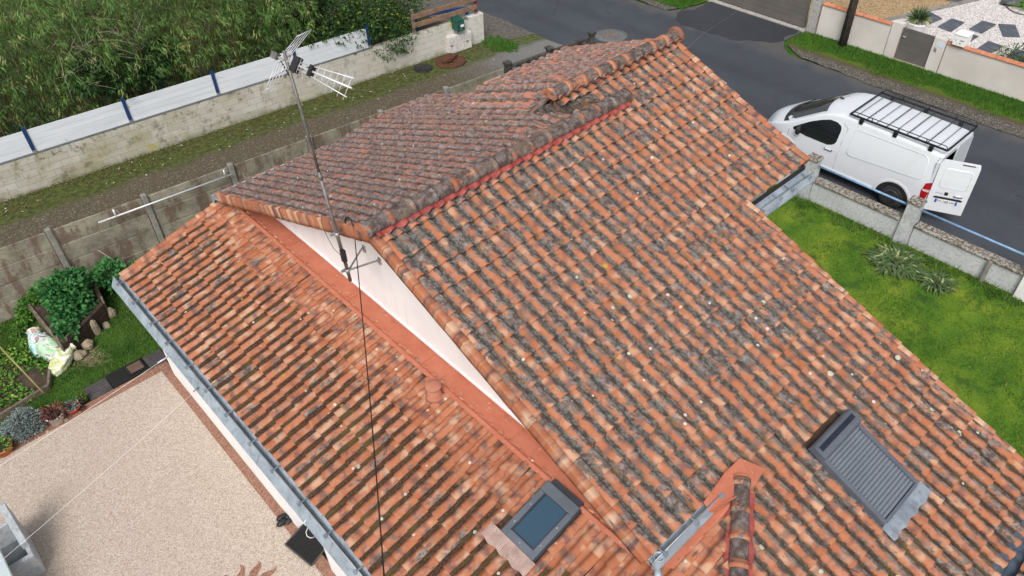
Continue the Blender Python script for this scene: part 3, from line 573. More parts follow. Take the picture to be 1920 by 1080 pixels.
fr=MB(); bx(fr,-.015,.05,.01,ht-.18,-.02,.10,O); bx(fr,wd-.05,wd+.015,.01,ht-.18,-.02,.10,O); bx(fr,.05,wd-.05,-.005,.04,-.02,.09,O); fr.build('frame',GREYP,sk)
hb=MB(); pr=[(0,.05),(.0,.12),(.02,.155),(.06,.165),(.17,.165),(.21,.15),(.235,.115),(.24,.05)]
b0=O+Vv*(ht-.19)-U*.025; hb.prism([b0+Vv*a+Nn*h for a,h in pr],U*(wd+.05)); hb.build('shutter_box',GREYP,sk)
bx(MB(),.03,wd-.03,ht-.09,ht-.02,.166,.169,O).build('solar_panel',simple('solar_cell',(.012,.016,.028),(.02,.025,.04),5,.25,0,0),sk)
bx(MB(),.0,wd,ht-.192,ht-.188,.115,.118,O)
sh=MB()
for i in range(19):
    v0=.045+i*(ht-.24)/19; l_=(ht-.24)/19; vs=[]
    for e in (0,1):
        for a,h in ((0,.055),(.2,.076),(.5,.083),(.8,.076),(1,.055)): vs.append(O+U*(.052 if e==0 else wd-.052)+Vv*(v0+l_*a)+Nn*h)
    sh.add(vs,[(k,k+1,5+k+1,5+k) for k in range(4)],True)
sh.build('shutter_slats',simple('shutter_grey',(.17,.195,.23),(.205,.23,.265),2,.45,.2,0),sk)
ap=MB(); vs=[];n=40
for i in range(n+1):
    x_=i/n; edge=-.20-.012*math.sin(x_*25)
    for v_,k in ((edge,1),(-.1,.6),(.0,0)): vs.append(O+U*(-.05+x_*(wd+.14))+Vv*v_+Nn*(.0+.014*k*max(0,math.sin(x_*26))+.045))
ap.add(vs,[(i*3+k,i*3+k+1,(i+1)*3+k+1,(i+1)*3+k) for i in range(n) for k in range(2)],True); ap.build('apron',ZINCD,sk)
TERR=simple('terracotta',(.40,.16,.10),(.48,.21,.14),5,.8,0,.1)
c=V(4.06,6.38,zE(4.06)+.08)
ve=MB(); ve.lathe(c,[(.14,-.02),(.12,.02),(.10,.05),(.10,.17),(.075,.175)],22); vo=ve.build('roof_vent',TERR,house,label='round terracotta vent pipe with mushroom cap')
MB().lathe(c+V(0,0,.17),[(.075,0),(.075,.035),(.01,.036)],18).build('grille',GREYD,vo)
MB().lathe(c+V(0,0,.20),[(.118,0),(.122,.012),(.115,.026),(.07,.045),(.012,.056)],24).build('cap',TERR,vo)
MB().prism([(8.15,8.02,zR(8.02)+.02),(9.12,7.46,zR(7.46)+.03),(9.4,7.46,zR(7.46)+.01),(9.4,8.02,zR(8.02)+.01)],(0,0,-.30)).build('mortar_fill',T_L2,house)
MB().prism([(8.16,8.0,zL2(8.1)+.0),(8.9,8.0,zL2(8.1)+.0),(8.9,8.75,zL2(8.75)-.10),(8.16,8.75,zL2(8.75)-.24)],(0,0,-.45)).build('mortar_fill',T_L2,house)
# section step: small upright face between the two right-hand ridges
# downpipe on the far section corner
# ------------------------------------------------------------------ antenna on the gable
mx,my=3.9,8.17
t=thing('television_antenna','tall grey steel mast with white rooftop television antenna fixed to the gable','antenna',(mx,my,4.6))
MY=lambda z:7.96+.132*(z-4.62)
mb=MB(); mb.tube([(mx,MY(4.62),4.62),(mx,MY(6.4),6.4)],.026,10); mb.tube([(mx,MY(6.3),6.3),(mx,MY(8.02),8.02)],.020,10); mb.tube([(mx,MY(6.28),6.28),(mx,MY(6.36),6.36)],.031,10); mb.build('mast',DSTEEL,t)
for z_,ends in ((4.80,((8.66,4.46),(8.24,4.46))),(5.42,((8.80,5.20),(8.46,5.0)))):
    mb=MB(); m0=(mx,MY(z_),z_)
    for wy_,wz in ends: mb.tube([(mx+.02,MY(z_),z_),(4.55,wy_,wz),(4.598,wy_,wz)],.016,6); mb.box(4.575,4.598,wy_-.03,wy_+.03,wz-.09,wz+.03)
    mb.build('wall_bracket',STEEL if z_<5 else DSTEEL,t)
    mb=MB(); mb.tube([(mx,MY(z_)-.004,z_-.03),(mx,MY(z_)+.004,z_+.03)],.034,10); mb.obox((mx-.03,MY(z_)+.04,z_),(1,0,0),(0,1,0),(0,0,1),.05,.012,.02); mb.build('clamp',STEEL,t)
my=MY(5.1)
MB().obox((mx-.02,my-.055,5.1),(1,0,0),(0,1,0),(0,0,1),.03,.035,.10).build('amplifier_box',BLACK,t)
pts=[(mx-.02,my,5.9)]+[(mx-.05,my+.05+.28*math.sin(math.pi*k/10),5.9-.085*k) for k in range(1,10)]+[(mx-.02,my-.03,5.05)]
MB().tube(pts,.004,5).build('coax_cable',WIRE,t)
bo=V(3.94,8.33,8.02); tip=V(4.14,7.22,7.98); bd=tip-bo; bL=np.linalg.norm(bd); bd/=bL; pp=V(-bd[1],bd[0],0); pp/=np.linalg.norm(pp); upv=np.cross(bd,pp)*-1 if np.cross(bd,pp)[2]<0 else np.cross(bd,pp)
rod=pp*.68+V(0,0,1)*.73; rod=rod/np.linalg.norm(rod)
bo=V(mx,MY(7.9),7.9); tip=bo+bd*1.12; b_start=bo-bd*.22
mb=MB(); mb.tube([b_start,tip],.013,6); 
for s_ in (-1,1): mb.tube([bo+bd*.10+rod*.03*s_,tip-bd*.02+rod*.115*s_],.0075,6)
mb.build('boom',ALU,t)
for k in range(9):
    s_=.22+k*.105; w_=.045+.075*k/8
    MB().tube([bo+bd*s_-rod*(w_+.04),bo+bd*s_+rod*(w_+.04)],.004,5).build('director',ALU,t)
for s_,sz in ((.17,.10),(.44,.075)):
    mb=MB(); c=bo+bd*s_; mb.obox(c,bd,rod,np.cross(bd,rod),.05 if s_<.3 else .025,sz*.95,.035); mb.build('dipole_box',BLACK,t)
u1=pp*.9+V(0,0,.45); u1/=np.linalg.norm(u1); u2=pp*.69+V(0,0,.72); u2/=np.linalg.norm(u2); hin=bo-bd*.03-pp*.02+V(0,0,.02)
for nm,dr,ln_ in (('u',u1,.42),('l',-u2,.36)):
    mb=MB(); 
    for k in range(5): q=hin+pp*(-.10+.055*k); mb.tube([q,q+dr*ln_],.0055,5)
    for e in (.01,ln_*.55,ln_): mb.tube([hin-pp*.11+dr*e,hin+pp*.13+dr*e],.006,5)
    mb.build('reflector',ALU,t)
MB().obox(bo-bd*.2,bd,rod,np.cross(bd,rod),.05,.04,.04).build('boom_clamp',DSTEEL,t)
MB().tube([bo-bd*.12+V(0,0,-.04),bo-bd*.1+pp*.1+V(0,0,-.36)],.010,6).build('lower_stay',BLACK,t)
# service cable from the gable to beyond the camera
t=thing('power_cable','black supply cable hanging from the gable bracket down toward the terrace','cable',(4.0,7.9,5.3))
q0=V(4.05,7.86,5.36); end=g(716,1080,6.2); end=q0+(end-q0)*1.35
pts=[q0+(end-q0)*k/24-V(0,0,.25*math.sin(math.pi*k/24)) for k in range(25)]
MB().tube(pts,.007,6).build('cable',WIRE,t)
mb=MB(); mb.tube([(4.6,7.65,5.5),(4.15,7.75,5.5)],.025,8); mb.tube([(4.6,7.5,5.62),(4.2,7.8,5.5)],.012,6); mb.lathe((4.12,7.78,5.38),[(.03,0),(.045,.03),(.045,.12),(.02,.15)],10); mb.build('cable_bracket',BLACK,t)
mb=MB(); mb.tube([(4.07+.02*math.sin(k),7.95+.13*math.cos(k*.63),5.55+.12*math.sin(k*.63)) for k in range(11)],.010,6); mb.build('cable_loop',WIRE,t)
# thin overhead line to the street
t=thing('overhead_line','thin grey overhead line crossing above the street toward the tall wooden pole','cable',(20,10,5))
MB().tube([(26.0,11.36,6.6),(24.5,11.0,6.45),(22.5,10.4,6.35),(19,9.4,6.4),(11.3,7.2,6.7),(8,6.2,7.2)][:1]+[g(1415,0,3.2)+V(6,8,1.4),g(1415,0,3.2),g(1320,62,3.4),g(1235,140,5.3)],.006,5).build('wire',DSTEEL,t)
# ------------------------------------------------------------------ concrete panel fence along the lane
def conc_mat():
    m=NM('stained_concrete',.92,0,.2); P=m.tc(); r=m.sep(m.attr('rnd'))
    n=m.noise(1.6,7,P,.65); st=m.noise(1.0,5,m.mapv(P,scale=(2.5,2.5,.9)),.7); f=m.noise(30,3,P,.6)
    c=m.mix(m.sm(n,.3,.7),(.17,.155,.12),(.36,.33,.26)); c=m.mix(m.math('MULTIPLY',m.sm(m.math('ADD',st,m.math('MULTIPLY',r[0],.12)),.56,.66),.7),c,(.13,.075,.055))
    c=m.mix(m.math('MULTIPLY',m.sm(m.noise(2.6,4,P),.62,.70),.6),c,(.36,.35,.33)); c=m.mix(m.math('MULTIPLY',m.sm(f,.5,.7),.4),c,(.06,.05,.035))
    m.bump(f,.4,.008); return m.col(c)
CONC=conc_mat(); CPOST=simple('grey_concrete',(.20,.19,.17),(.30,.285,.26),4,.9,0,.2,fine=20)
DCONC=simple('black_stained_concrete',(.035,.032,.030),(.10,.095,.088),6,.95,0,.3,fine=12)
t=thing('concrete_fence','stained grey precast concrete panel fence between garden and lane','fence',(1.5,17.2,0),LANG)
for k in range(-6,6):
    x0=k*2.112
    MB().box(x0-.062,x0+.062,-.08,.06,-.1,1.83,.012).build('post',CPOST,t,world=False)
    mb=MB()
    for j in range(4):
        z0=j*.455-.05; mb.box(x0+.08,x0+2.03,-.022+.006*(j%2),.022,z0+.012,z0+.443,.010,rnd=(random.random(),)*3)
    mb.box(x0+.08,x0+2.03,-.012,.012,-.05,1.74); mb.rnd=mb.rnd[:-8]+[(.5,.5,.5)]*8
    mb.build('panel',CONC,t,world=False)
t2=thing('ornamental_fence','blackened ornamental openwork concrete fence at the street end of the lane','fence',(1.5,17.2,0),LANG)
for x0 in (12.72,14.3,16.0):
    mb=MB(); mb.box(x0-.08,x0+.08,-.09,.07,-.1,1.86,.012); mb.box(x0-.11,x0+.11,-.12,.10,1.86,1.93,.01); mb.build('post',DCONC,t2,world=False)
for x0,x1 in ((12.81,14.21),(14.39,15.91)):
    mb=MB(); mb.box(x0,x1,-.05,.03,0,1.05,.01); mb.build('panel',CONC,t2,world=False)
    mb=MB(); mb.box(x0,x1,-.06,.04,1.70,1.80,.01); mb.box(x0,x1,-.05,.03,1.06,1.13)
    n=4; w=(x1-x0)/n
    for i in range(n):
        a=x0+i*w
        for p,q in (((a,1.14),(a+w,1.69)),((a,1.69),(a+w,1.14))):
            d_=np.array([q[0]-p[0],0,q[1]-p[1]]); L=np.linalg.norm(d_); d_/=L; mb.obox(((p[0]+q[0])/2,-.01,(p[1]+q[1])/2),d_,(0,1,0),np.cross(d_,(0,1,0)),L/2,.035,.045)
        mb.box(a-.02,a+.02,-.045,.025,1.13,1.70)
    mb.build('openwork_panel',DCONC,t2,world=False)
t=thing('white_pipe_rail','white metal pipe with two short stubs fixed along the concrete fence','pipe',(2.6,16.9,1.6))
fy=lambda x:17.2-.105*(x-1.5)
a,b=V(2.45,fy(2.45)-.22,1.66),V(5.62,fy(5.62)-.22,1.66)
MB().tube([a,b],.021,8).build('pipe',ALU,t)
for x_ in (2.85,5.45):
    MB().tube([(x_,fy(x_)-.22,1.66),(x_,fy(x_)-.20,1.84)],.022,8).build('stub',ALU,t); 
    MB().tube([(x_,fy(x_)-.22,1.66),(x_,fy(x_)-.03,1.66)],.012,6).build('wall_fixing',STEEL,t)
c=V(12.0,15.15,0)
t=thing('rain_barrel','black round-lidded rain barrel between house and concrete fence','barrel',(11.1,15.55,0))
MB().lathe((11.1,15.55,0),[(.50,0),(.56,.3),(.58,.8),(.56,1.25),(.52,1.35)],26).build('drum',BLACK,t)
MB().lathe((11.1,15.55,1.33),[(.60,0),(.61,.06),(.56,.12),(.30,.20),(.02,.22)],26).build('lid',simple('barrel_lid',(.03,.028,.027),(.06,.052,.047),6,.7,0,.1),t)
# ------------------------------------------------------------------ white block wall with panels and posts
def block_mat():
    m=NM('block_wall',.92,0,.2); P=m.tc(); x,y,z=m.sep(P); bt=m.n.new('ShaderNodeTexBrick'); m.set(bt.inputs['Vector'],m.comb(m.math('ADD',x,m.math('MULTIPLY',y,1.0)),z,0))
    bt.inputs['Scale'].default_value=1; bt.inputs['Brick Width'].default_value=.5; bt.inputs['Row Height'].default_value=.2; bt.inputs['Mortar Size'].default_value=.006; bt.inputs['Mortar Smooth'].default_value=.4
    bt.inputs['Color1'].default_value=(.50,.485,.42,1); bt.inputs['Color2'].default_value=(.60,.585,.53,1); bt.inputs['Mortar'].default_value=(.30,.27,.20,1)
    c=bt.outputs[0]; xg=m.sm(x,2,15)
    c=m.mix(m.math('MULTIPLY',m.sm(m.noise(1.1,6,P,.65),.40,.66),m.math('MULTIPLY_ADD',xg,-.45,.75)),c,(.40,.36,.23))
    c=m.mix(m.math('MULTIPLY',xg,.45),c,(.62,.61,.57))
    c=m.mix(m.math('MULTIPLY',m.sm(m.noise(2.4,8,P,.78),.50,.63),m.math('MULTIPLY_ADD',xg,-.4,.80)),c,(.19,.17,.105))
    c=m.mix(m.math('MULTIPLY',m.sm(m.math('ADD',m.noise(3.2,7,P,.75),m.math('MULTIPLY',z,.16)),.70,.76),.85),c,(.05,.048,.032))
    c=m.mix(m.math('MULTIPLY',m.math('MULTIPLY',m.sm(z,.25,.0),m.sm(m.noise(2,4,P),.4,.6)),.6),c,(.18,.18,.06))
    c=m.mix(m.math('MULTIPLY',m.sm(m.noise(1.3,3,m.mapv(P,loc=(7,3,1))),.66,.70),.7),c,(.42,.38,.06))
    m.bump(m.math('MULTIPLY_ADD',bt.outputs[1],-1.0,m.math('MULTIPLY',m.noise(25,4,P),.3)),.5,.012); return m.col(c)
BLOCK=block_mat()
BW=thing('block_wall','long off-white concrete block wall with moss stains along the lane','wall',(2.3,22.4,0),LANG)
mb=MB(); mb.box(-30,15.22,0,.20,-.1,1.0); mb.build('wall',BLOCK,BW,world=False)
mb=MB(); mb.box(-30,10.75,-.01,.10,1.003,1.035,.005); mb.build('coping',simple('grey_coping',(.10,.11,.115),(.16,.17,.175),3,.8),BW,world=False)
mb=MB(); mb.box(14.62,15.23,-.03,.21,-.05,1.02); mb.build('pier',simple('pale_blocks',(.58,.56,.51),(.66,.645,.60),2,.9,0,.2,fine=12),BW,world=False,label='paler wider blocks at the street end')
PF=thing('white_panel_fence','white plank panel fence with dark blue posts standing on the block wall','fence',(2.3,22.4,1.0),LANG)
def plank_mat():
    m=NM('white_planks',.6); P=m.tc(); c=m.mix(m.sm(m.noise(1.5,4,m.mapv(P,scale=(.4,1,4))),.35,.7),(.68,.72,.77),(.78,.81,.85)); c=m.mix(m.math('MULTIPLY',m.sm(m.noise(6,6,m.mapv(P,scale=(1,1,5)),.7),.64,.72),.35),c,(.3,.3,.3)); return m.col(c)
PLANK=plank_mat()
for k in range(-7,5):
    x0=.27+k*2.6
    mb=MB(); mb.box(x0-.045,x0+.045,-.02+.02,.09,.12,.80); mb.build('post',BLUEP,PF,world=False); MB().box(x0-.05,x0+.05,-.008,.095,.036,.118).build('post_foot',STEEL,PF,world=False)
    if k<4:
        mb=MB()
        for j in range(4): mb.box(x0+.05,x0+2.55,.03,.06,.045+j*.165,.045+j*.165+.160)
        mb.build('panel',PLANK,PF,world=False)
WR=thing('wood_rail_fence','two brown wooden rails on posts standing on the end of the block wall','fence',(2.3,22.4,1.0),LANG)
for z0 in (.22,.52):
    mb=MB(); mb.box(12.35,15.02,-.0,.035,z0,z0+.17,.006); mb.build('rail',WOOD,WR,world=False)
REDP=simple('dark_red_paint',(.20,.02,.025),(.26,.035,.04),4,.5,0,.03)
for x0,m_ in ((12.42,GWOOD),(15.0,REDP)):
    MB().box(x0-.045,x0+.045,.037,.12,.10,.85,.004).build('post',m_,WR,world=False); MB().box(x0-.05,x0+.05,.03,.125,.0,.098).build('post_foot',STEEL,WR,world=False)
# blue railing beyond the wood rails, mailbox, meter cabinets
def loc2(x,y,z): # block wall local to world
    c_,s_=math.cos(LANG),math.sin(LANG); return V(2.3+c_*x-s_*y,22.4+s_*x+c_*y,z)
p=loc2(14.9,1.2,0); t=thing('blue_beam','dark blue beam with pale planks lying behind the wooden rails','beam',tuple(p))
mb=MB(); q0=loc2(13.4,1.6,.9); q1=loc2(15.2,1.0,.9); dd=(q1-q0)/np.linalg.norm(q1-q0); mb.obox((q0+q1)/2,dd,np.cross((0,0,1),dd),(0,0,1),np.linalg.norm(q1-q0)/2,.05,.06); mb.build('beam',BLUEP,t)
mb=MB(); 
for k in range(3): mb.obox((q0+q1)/2+np.cross((0,0,1),dd)*(.18+.16*k)+V(0,0,-.1),dd,np.cross((0,0,1),dd),(0,0,1),1.0,.06,.015)
mb.build('plank',GWOOD,t); mb=MB()
for q in (q0,q1): mb.box(q[0]-.05,q[0]+.05,q[1]-.05,q[1]+.05,0,.84)
mb.build('post',BLUEP,t)
GREENP=simple('green_paint',(.008,.075,.055),(.014,.10,.07),3,.4,0,.02)
p=loc2(14.05,0,0); t=thing('green_mailbox','dark green mailbox mounted on the block wall near its street end','mailbox',(p[0],p[1],.75),LANG)
mb=MB(); mb.prism([(-.15,-.37,.05),(-.15,-.37,.30),(-.15,-.33,.40),(-.15,.05,.44),(-.15,.05,.05)],(.30,0,0)); mb.build('case',GREENP,t,world=False)
mb=MB(); mb.box(-.165,.165,-.375,.06,.0,.012); 
for v_ in range(len(mb.v)): x_,y_,z_=mb.v[v_]; mb.v[v_]=(x_,y_,z_+.41+(y_+.37)*.09)
mb.build('lid',GREENP,t,world=False)
MB().box(-.02,.12,-.376,-.371,.19,.27).build('name_plate',WPAINT,t,world=False); MB().box(-.05,.05,-.376,-.371,.10,.125).build('badge',STEEL,t,world=False)
CAB=simple('cabinet_white',(.62,.59,.56),(.70,.67,.64),2,.6,0,.03,fine=10)
for i,(x_,w_,h_,lab) in enumerate(((13.60,.34,.62,'white meter cabinet, leftmost of the row on the block wall below the green mailbox'),(13.95,.30,.60,'middle white meter cabinet on the block wall directly below the green mailbox'),(14.26,.30,.60,'white meter cabinet between the middle cabinet and the pale end blocks'))):
    p=loc2(x_,0,0); t=thing('meter_cabinet',lab,'cabinet',(p[0],p[1],0),LANG,'meter cabinets on the block wall')
    MB().box(0,w_,-.22,-.002,0,h_,.01).build('case',CAB,t,world=False); MB().box(.02,w_-.02,-.226,-.221,.03,h_-.03).build('door',CAB,t,world=False)
    MB().box(.05,.16,-.231,-.227,h_*.45,h_*.53).build('lock',DSTEEL,t,world=False) if i!=1 else None
# ------------------------------------------------------------------ low street fence of the house
ROUGH=simple('rough_render',(.40,.41,.42),(.56,.57,.585),3.5,.95,0,.5,.02,fine=18)
def lichen_cap():
    m=NM('lichen_coping',.95,0,.2); P=m.tc(); a=m.noise(14,6,P,.7); c=m.mix(m.sm(a,.42,.6),(.10,.085,.065),(.36,.335,.30)); c=m.mix(m.math('MULTIPLY',m.sm(m.noise(22,4,m.mapv(P,loc=(3,1,2))),.58,.66),.8),c,(.52,.50,.46)); c=m.mix(m.math('MULTIPLY',m.sm(m.noise(5,4,P),.55,.7),.5),c,(.17,.12,.07)); m.bump(a,.6,.02); return m.col(c)
LCAP=lichen_cap(); RENDER=simple('pale_render',(.47,.485,.50),(.57,.58,.59),1.6,.92,0,.25,.008,fine=16)
SF=thing('street_fence','low pale rendered street wall with lichen coping, square pillars and flaking blue pipe rails','fence',(17.0,5,0))
ys=[14.6,12.2,9.65,7.35,4.65,1.95,-.8,-3.5]
for i,yc in enumerate(ys):
    if i==5: continue
    mb=MB(); mb.prism([(16.85,yc-.16,-.1),(17.19,yc-.16,-.1),(17.16,yc-.13,1.12),(16.88,yc-.13,1.12)],(0,.0,0)) if 0 else mb.add([(16.83,yc-.17,-.1),(17.21,yc-.17,-.1),(17.21,yc+.17,-.1),(16.83,yc+.17,-.1),(16.88,yc-.14,1.14),(17.16,yc-.14,1.14),(17.16,yc+.14,1.14),(16.88,yc+.14,1.14)],[(0,1,5,4),(1,2,6,5),(2,3,7,6),(3,0,4,7),(4,5,6,7)])
    o=mb.build('pillar',ROUGH,SF); MB().box(16.85,17.19,yc-.17,yc+.17,1.142,1.21,.015).build('pillar_cap',LCAP,o)
for a,b in zip(ys,ys[1:]):
    y0,y1=b+.18,a-.18
    if a==1.95: y1=a-.36
    if b==1.95: y0=b+.02
    MB().box(16.93,17.11,y0,y1,-.1,.56).build('wall',RENDER,SF); MB().box(16.88,17.16,y0,y1,.563,.64,.02).build('coping',LCAP,SF)
    MB().tube([(17.02,y0-.01,1.0),(17.02,y1+.01,1.0)],.027,8).build('pipe_rail',PIPEB,SF)
MB().box(16.80,16.87,2.62,2.70,-.05,.60).build('pilaster_strip',CPOST,SF)
WP=thing('white_pillar','clean white square gate pillar at the right end of the low street wall','pillar',(17.0,1.78,0))
MB().box(16.82,17.18,1.60,1.96,-.1,1.22,.01).build('shaft',WHITE,WP); mb=MB(); mb.add([(16.77,1.55,1.222),(17.23,1.55,1.222),(17.23,2.01,1.222),(16.77,2.01,1.222),(16.77,1.55,1.28),(17.23,1.55,1.28),(17.23,2.01,1.28),(16.77,2.01,1.28),(17.0,1.78,1.40)],[(0,1,5,4),(1,2,6,5),(2,3,7,6),(3,0,4,7),(4,5,8),(5,6,8),(6,7,8),(7,4,8)]); mb.build('cap',WHITE,WP)
# ------------------------------------------------------------------ across the street
RW=simple('cream_wall',(.53,.50,.455),(.64,.61,.565),.8,.92,0,.12,.006,detail=8); COPE=simple('terracotta_coping',(.46,.17,.09),(.55,.23,.13),4,.85,0,.1,fine=10)
FX=26.25
def garden_wall(name,lab,y0,y1,h,pier=None):
    t=thing(name,lab,'wall',(FX,(y0+y1)/2,0)); MB().box(FX,FX+.18,y0,y1,-.1,h).build('wall',RW,t)
    n=max(1,int(round((y1-y0)/.5))); mb=MB()
    for i in range(n):
        a=y0+(y1-y0)*i/n; b=a+(y1-y0)/n-.01; mb.prism([(FX-.04,a,h+.005),(FX+.22,a,h+.005),(FX+.22,a,h+.03),(FX+.09,a,h+.085),(FX-.04,a,h+.03)],(0,b-a,0))
    mb.build('coping_tiles',COPE,t); return t
gw=garden_wall('garden_wall','cream rendered garden wall with terracotta coping between driveway and pedestrian gate',10.0,12.55,1.08)
MB().box(FX-.03,FX+.20,9.62,9.97,-.1,1.22).build('pier',RW,gw)
gw2=garden_wall('garden_wall','cream rendered garden wall with terracotta coping to the right of the pedestrian gate',-30,8.10,1.02)
MB().box(FX-.02,FX+.19,8.13,8.52,-.1,1.12).build('pier',RW,gw2)
MB().box(FX-.027,FX-.022,8.18,8.42,.86,1.04).build('sign_plate',simple('pale_blue_plate',(.55,.62,.70),(.6,.68,.76),3,.5),gw2)
GATE=simple('taupe_metal',(.125,.115,.105),(.15,.14,.128),2,.5,.1,.02)
t=thing('pedestrian_gate','closed taupe grey metal pedestrian gate between the cream walls','gate',(FX,9.05,0))
mb=MB(); mb.box(FX+.02,FX+.06,8.54,8.60,.06,1.12); mb.box(FX+.02,FX+.06,9.54,9.60,.06,1.12); mb.box(FX+.02,FX+.06,8.605,9.535,.06,.14); mb.box(FX+.02,FX+.06,8.605,9.535,1.04,1.12); mb.build('frame',GATE,t)
mb=MB()
for j in range(4): mb.box(FX+.03,FX+.05,8.605,9.535,.145+j*.224,.145+j*.224+.219)
mb.build('panel',GATE,t); mb=MB(); mb.tube([(FX-.03,9.42,.85),(FX-.03,9.52,.85),(FX+.02,9.52,.85)],.011,6); mb.build('handle',ALU,t)
MB().box(FX-.05,FX+.25,8.53,9.6,-.1,.05).build('sill',simple('sill_concrete',(.33,.28,.22),(.42,.36,.29),4,.9,fine=15),t)
# house number on the pier as bent bars
mb=MB(); 
for a,b in (((8.44,.80),(8.40,.80)),((8.40,.80),(8.40,.70)),((8.44,.72),(8.40,.70)),((8.36,.78),(8.36,.66))): mb.tube([(FX-.03,*a),(FX-.03,*b)],.012,5)
mb.build('house_number',DSTEEL,gw2)
t=thing('white_letterbox','white letterbox standing on the cream wall beside the pedestrian gate','letterbox',(FX+.05,7.72,1.1))
LBX=simple('letterbox_white',(.78,.78,.76),(.84,.84,.82),2,.5,0,.02)
mb=MB(); mb.box(FX-.14,FX+.30,7.55,7.93,1.11,1.44,.008); mb.build('case',LBX,t); MB().box(FX-.16,FX+.32,7.53,7.95,1.443,1.47,.005).build('lid',LBX,t)
mb=MB(); mb.box(FX-.1435,FX-.1405,7.60,7.72,1.28,1.31); mb.box(FX-.1435,FX-.1405,7.68,7.72,1.18,1.22); mb.build('label',DSTEEL,t); mb=MB(); mb.lathe((FX-.141,7.85,1.27),[(.015,0),(.012,.006)],10,axis=(-1,0,0)); mb.lathe((FX-.141,7.80,1.18),[(.012,0),(.010,.006)],10,axis=(-1,0,0)); mb.build('lock',DSTEEL,t)
t=thing('driveway_gate','wide taupe grey metal driveway gate on a pale concrete track','gate',(FX+.1,15.1,0))
mb=MB()
for j in range(8): mb.box(FX+.06,FX+.10,13.15,17.2,.14+j*.19,.14+j*.19+.184)
mb.build('panel',GATE,t); mb=MB(); mb.box(FX+.04,FX+.12,13.08,13.145,.1,1.7); mb.box(FX+.04,FX+.12,17.205,17.27,.1,1.7); mb.box(FX+.04,FX+.12,13.15,17.2,.08,.135); mb.build('frame',GATE,t)
mb=MB(); mb.box(FX-.12,FX+.3,12.95,17.4,-.1,.03); mb.box(FX-.02,FX+.0,13.0,17.3,.031,.06); mb.box(FX+.16,FX+.18,13.0,17.3,.031,.06); mb.build('track',simple('track_concrete',(.36,.34,.31),(.45,.43,.40),4,.9,fine=15),t)
for y_ in (13.5,15.6): MB().box(FX-.015,FX+.055,y_,y_+.12,.065,.12).build('roller',DSTEEL,t)
t=thing('block_pier','raw grey concrete block gate pier between driveway gate and cream wall','pier',(FX,12.75,0))
mb=MB()
for j in range(9): mb.box(FX-.10+.003*(j%2),FX+.22,12.60,12.92,j*.2,j*.2+.194,.006)
mb.build('blocks',simple('raw_block',(.34,.33,.315),(.43,.42,.40),5,.95,0,.3,fine=18),t); MB().box(FX-.03,FX+.15,12.57,12.598,0,1.1).build('joint',CPOST,t)
t=thing('utility_pole','dark weathered wooden utility pole in front of the cream wall','pole',(25.98,11.36,0))
MB().tube([(25.98,11.36,-.2),(25.98,11.36,3.5),(25.99,11.36,8)],[.145,.13,.11],12).build('pole',simple('creosote_wood',(.045,.036,.028),(.10,.08,.06),4,.9,0,.3,fine=18),t)
mb=MB(); mb.tube([(25.86,11.32,.2),(25.87,11.33,7)],.018,6); mb.build('cable_duct',DSTEEL,t)
mb=MB(); mb.box(25.83,25.86,11.30,11.42,1.98,2.09); mb.build('white_tag',WPAINT,t); mb=MB(); mb.lathe((25.98,11.36,2.22),[(.147,0),(.152,.0),(.152,.16),(.147,.16)],14); mb.build('blue_band',simple('bright_blue',(.03,.20,.50),(.04,.25,.58),3,.5),t)
def gravel(name,a,b,c_,sc=26):
    m=NM(name,.9,0,.2); P=m.tc(); v_=m.vor(sc,P,out='Color'); d=m.vor(sc,P); c=m.ramp(m.math('ADD',m.math('MULTIPLY',m.sep(v_)[0],.75),m.math('MULTIPLY',m.noise(3,4,P),.3)),[(.15,a),(.5,b),(.85,c_)]); c=m.mix(m.math('MULTIPLY',m.sm(d,.45,.8),.5),c,tuple(q*.4 for q in a)); m.bump(d,.6,.02); return m.col(c)
sheet('white_gravel',[(26.4,-40),(60,-40),(60,30),(26.4,30)],-.01,gravel('white_gravel',(.40,.36,.34),(.66,.62,.60),(.80,.77,.75)))
A_,B_=g(1640,40),g(1815,0); dv=(B_-A_); e=A_+dv*6
sheet('tan_gravel',[(26.45,12.6),(28.6,11.62),tuple(A_[:2]),tuple(e[:2]),(60,30),(26.45,30)],.0,gravel('tan_gravel',(.24,.15,.075),(.40,.27,.14),(.52,.40,.25)),0)
mb=MB(); dn=np.cross(dv/np.linalg.norm(dv),(0,0,1)); s0=V(27.9,12.0,0); mb.add([A_+V(0,0,.03)-dn*.0-dv*.13,A_+V(0,0,.03)+dn*.22-dv*.13,e+dn*.22+V(0,0,.03),e+V(0,0,.03)],[(0,1,2,3)]); mb.prism([A_-dv*.13+V(0,0,-.02),A_+dn*.22-dv*.13+V(0,0,-.02),e+dn*.22+V(0,0,-.02),e+V(0,0,-.02)],(0,0,.045)); struct(mb.build('garden_border',CPOST))
SLATE=NM('slate_slab',.6); SLATE.set(SLATE.b.inputs['Base Color'],SLATE.ramp(SLATE.noise(3.0,5,SLATE.mapv(scale=(6,.8,1)),.6),[(.3,(.035,.042,.055)),(.5,(.075,.085,.105)),(.68,(.15,.165,.19))])); SLATE=SLATE.m
quads=[((1743,23),(1766,36),(1741,46),(1716,33)),((1784,36),(1808,43),(1783,60),(1758,51)),((1842,40),(1867,47),(1841,63),(1817,55)),((1872,46),(1903,48),(1912,70),(1881,69)),((1813,62),(1834,69),(1808,86),(1790,78)),((1853,78),(1881,88),(1852,103),(1829,94)),((1903,92),(1936,103),(1915,122),(1885,110)),((1795,-14),(1818,-8),(1795,6),(1772,0))]
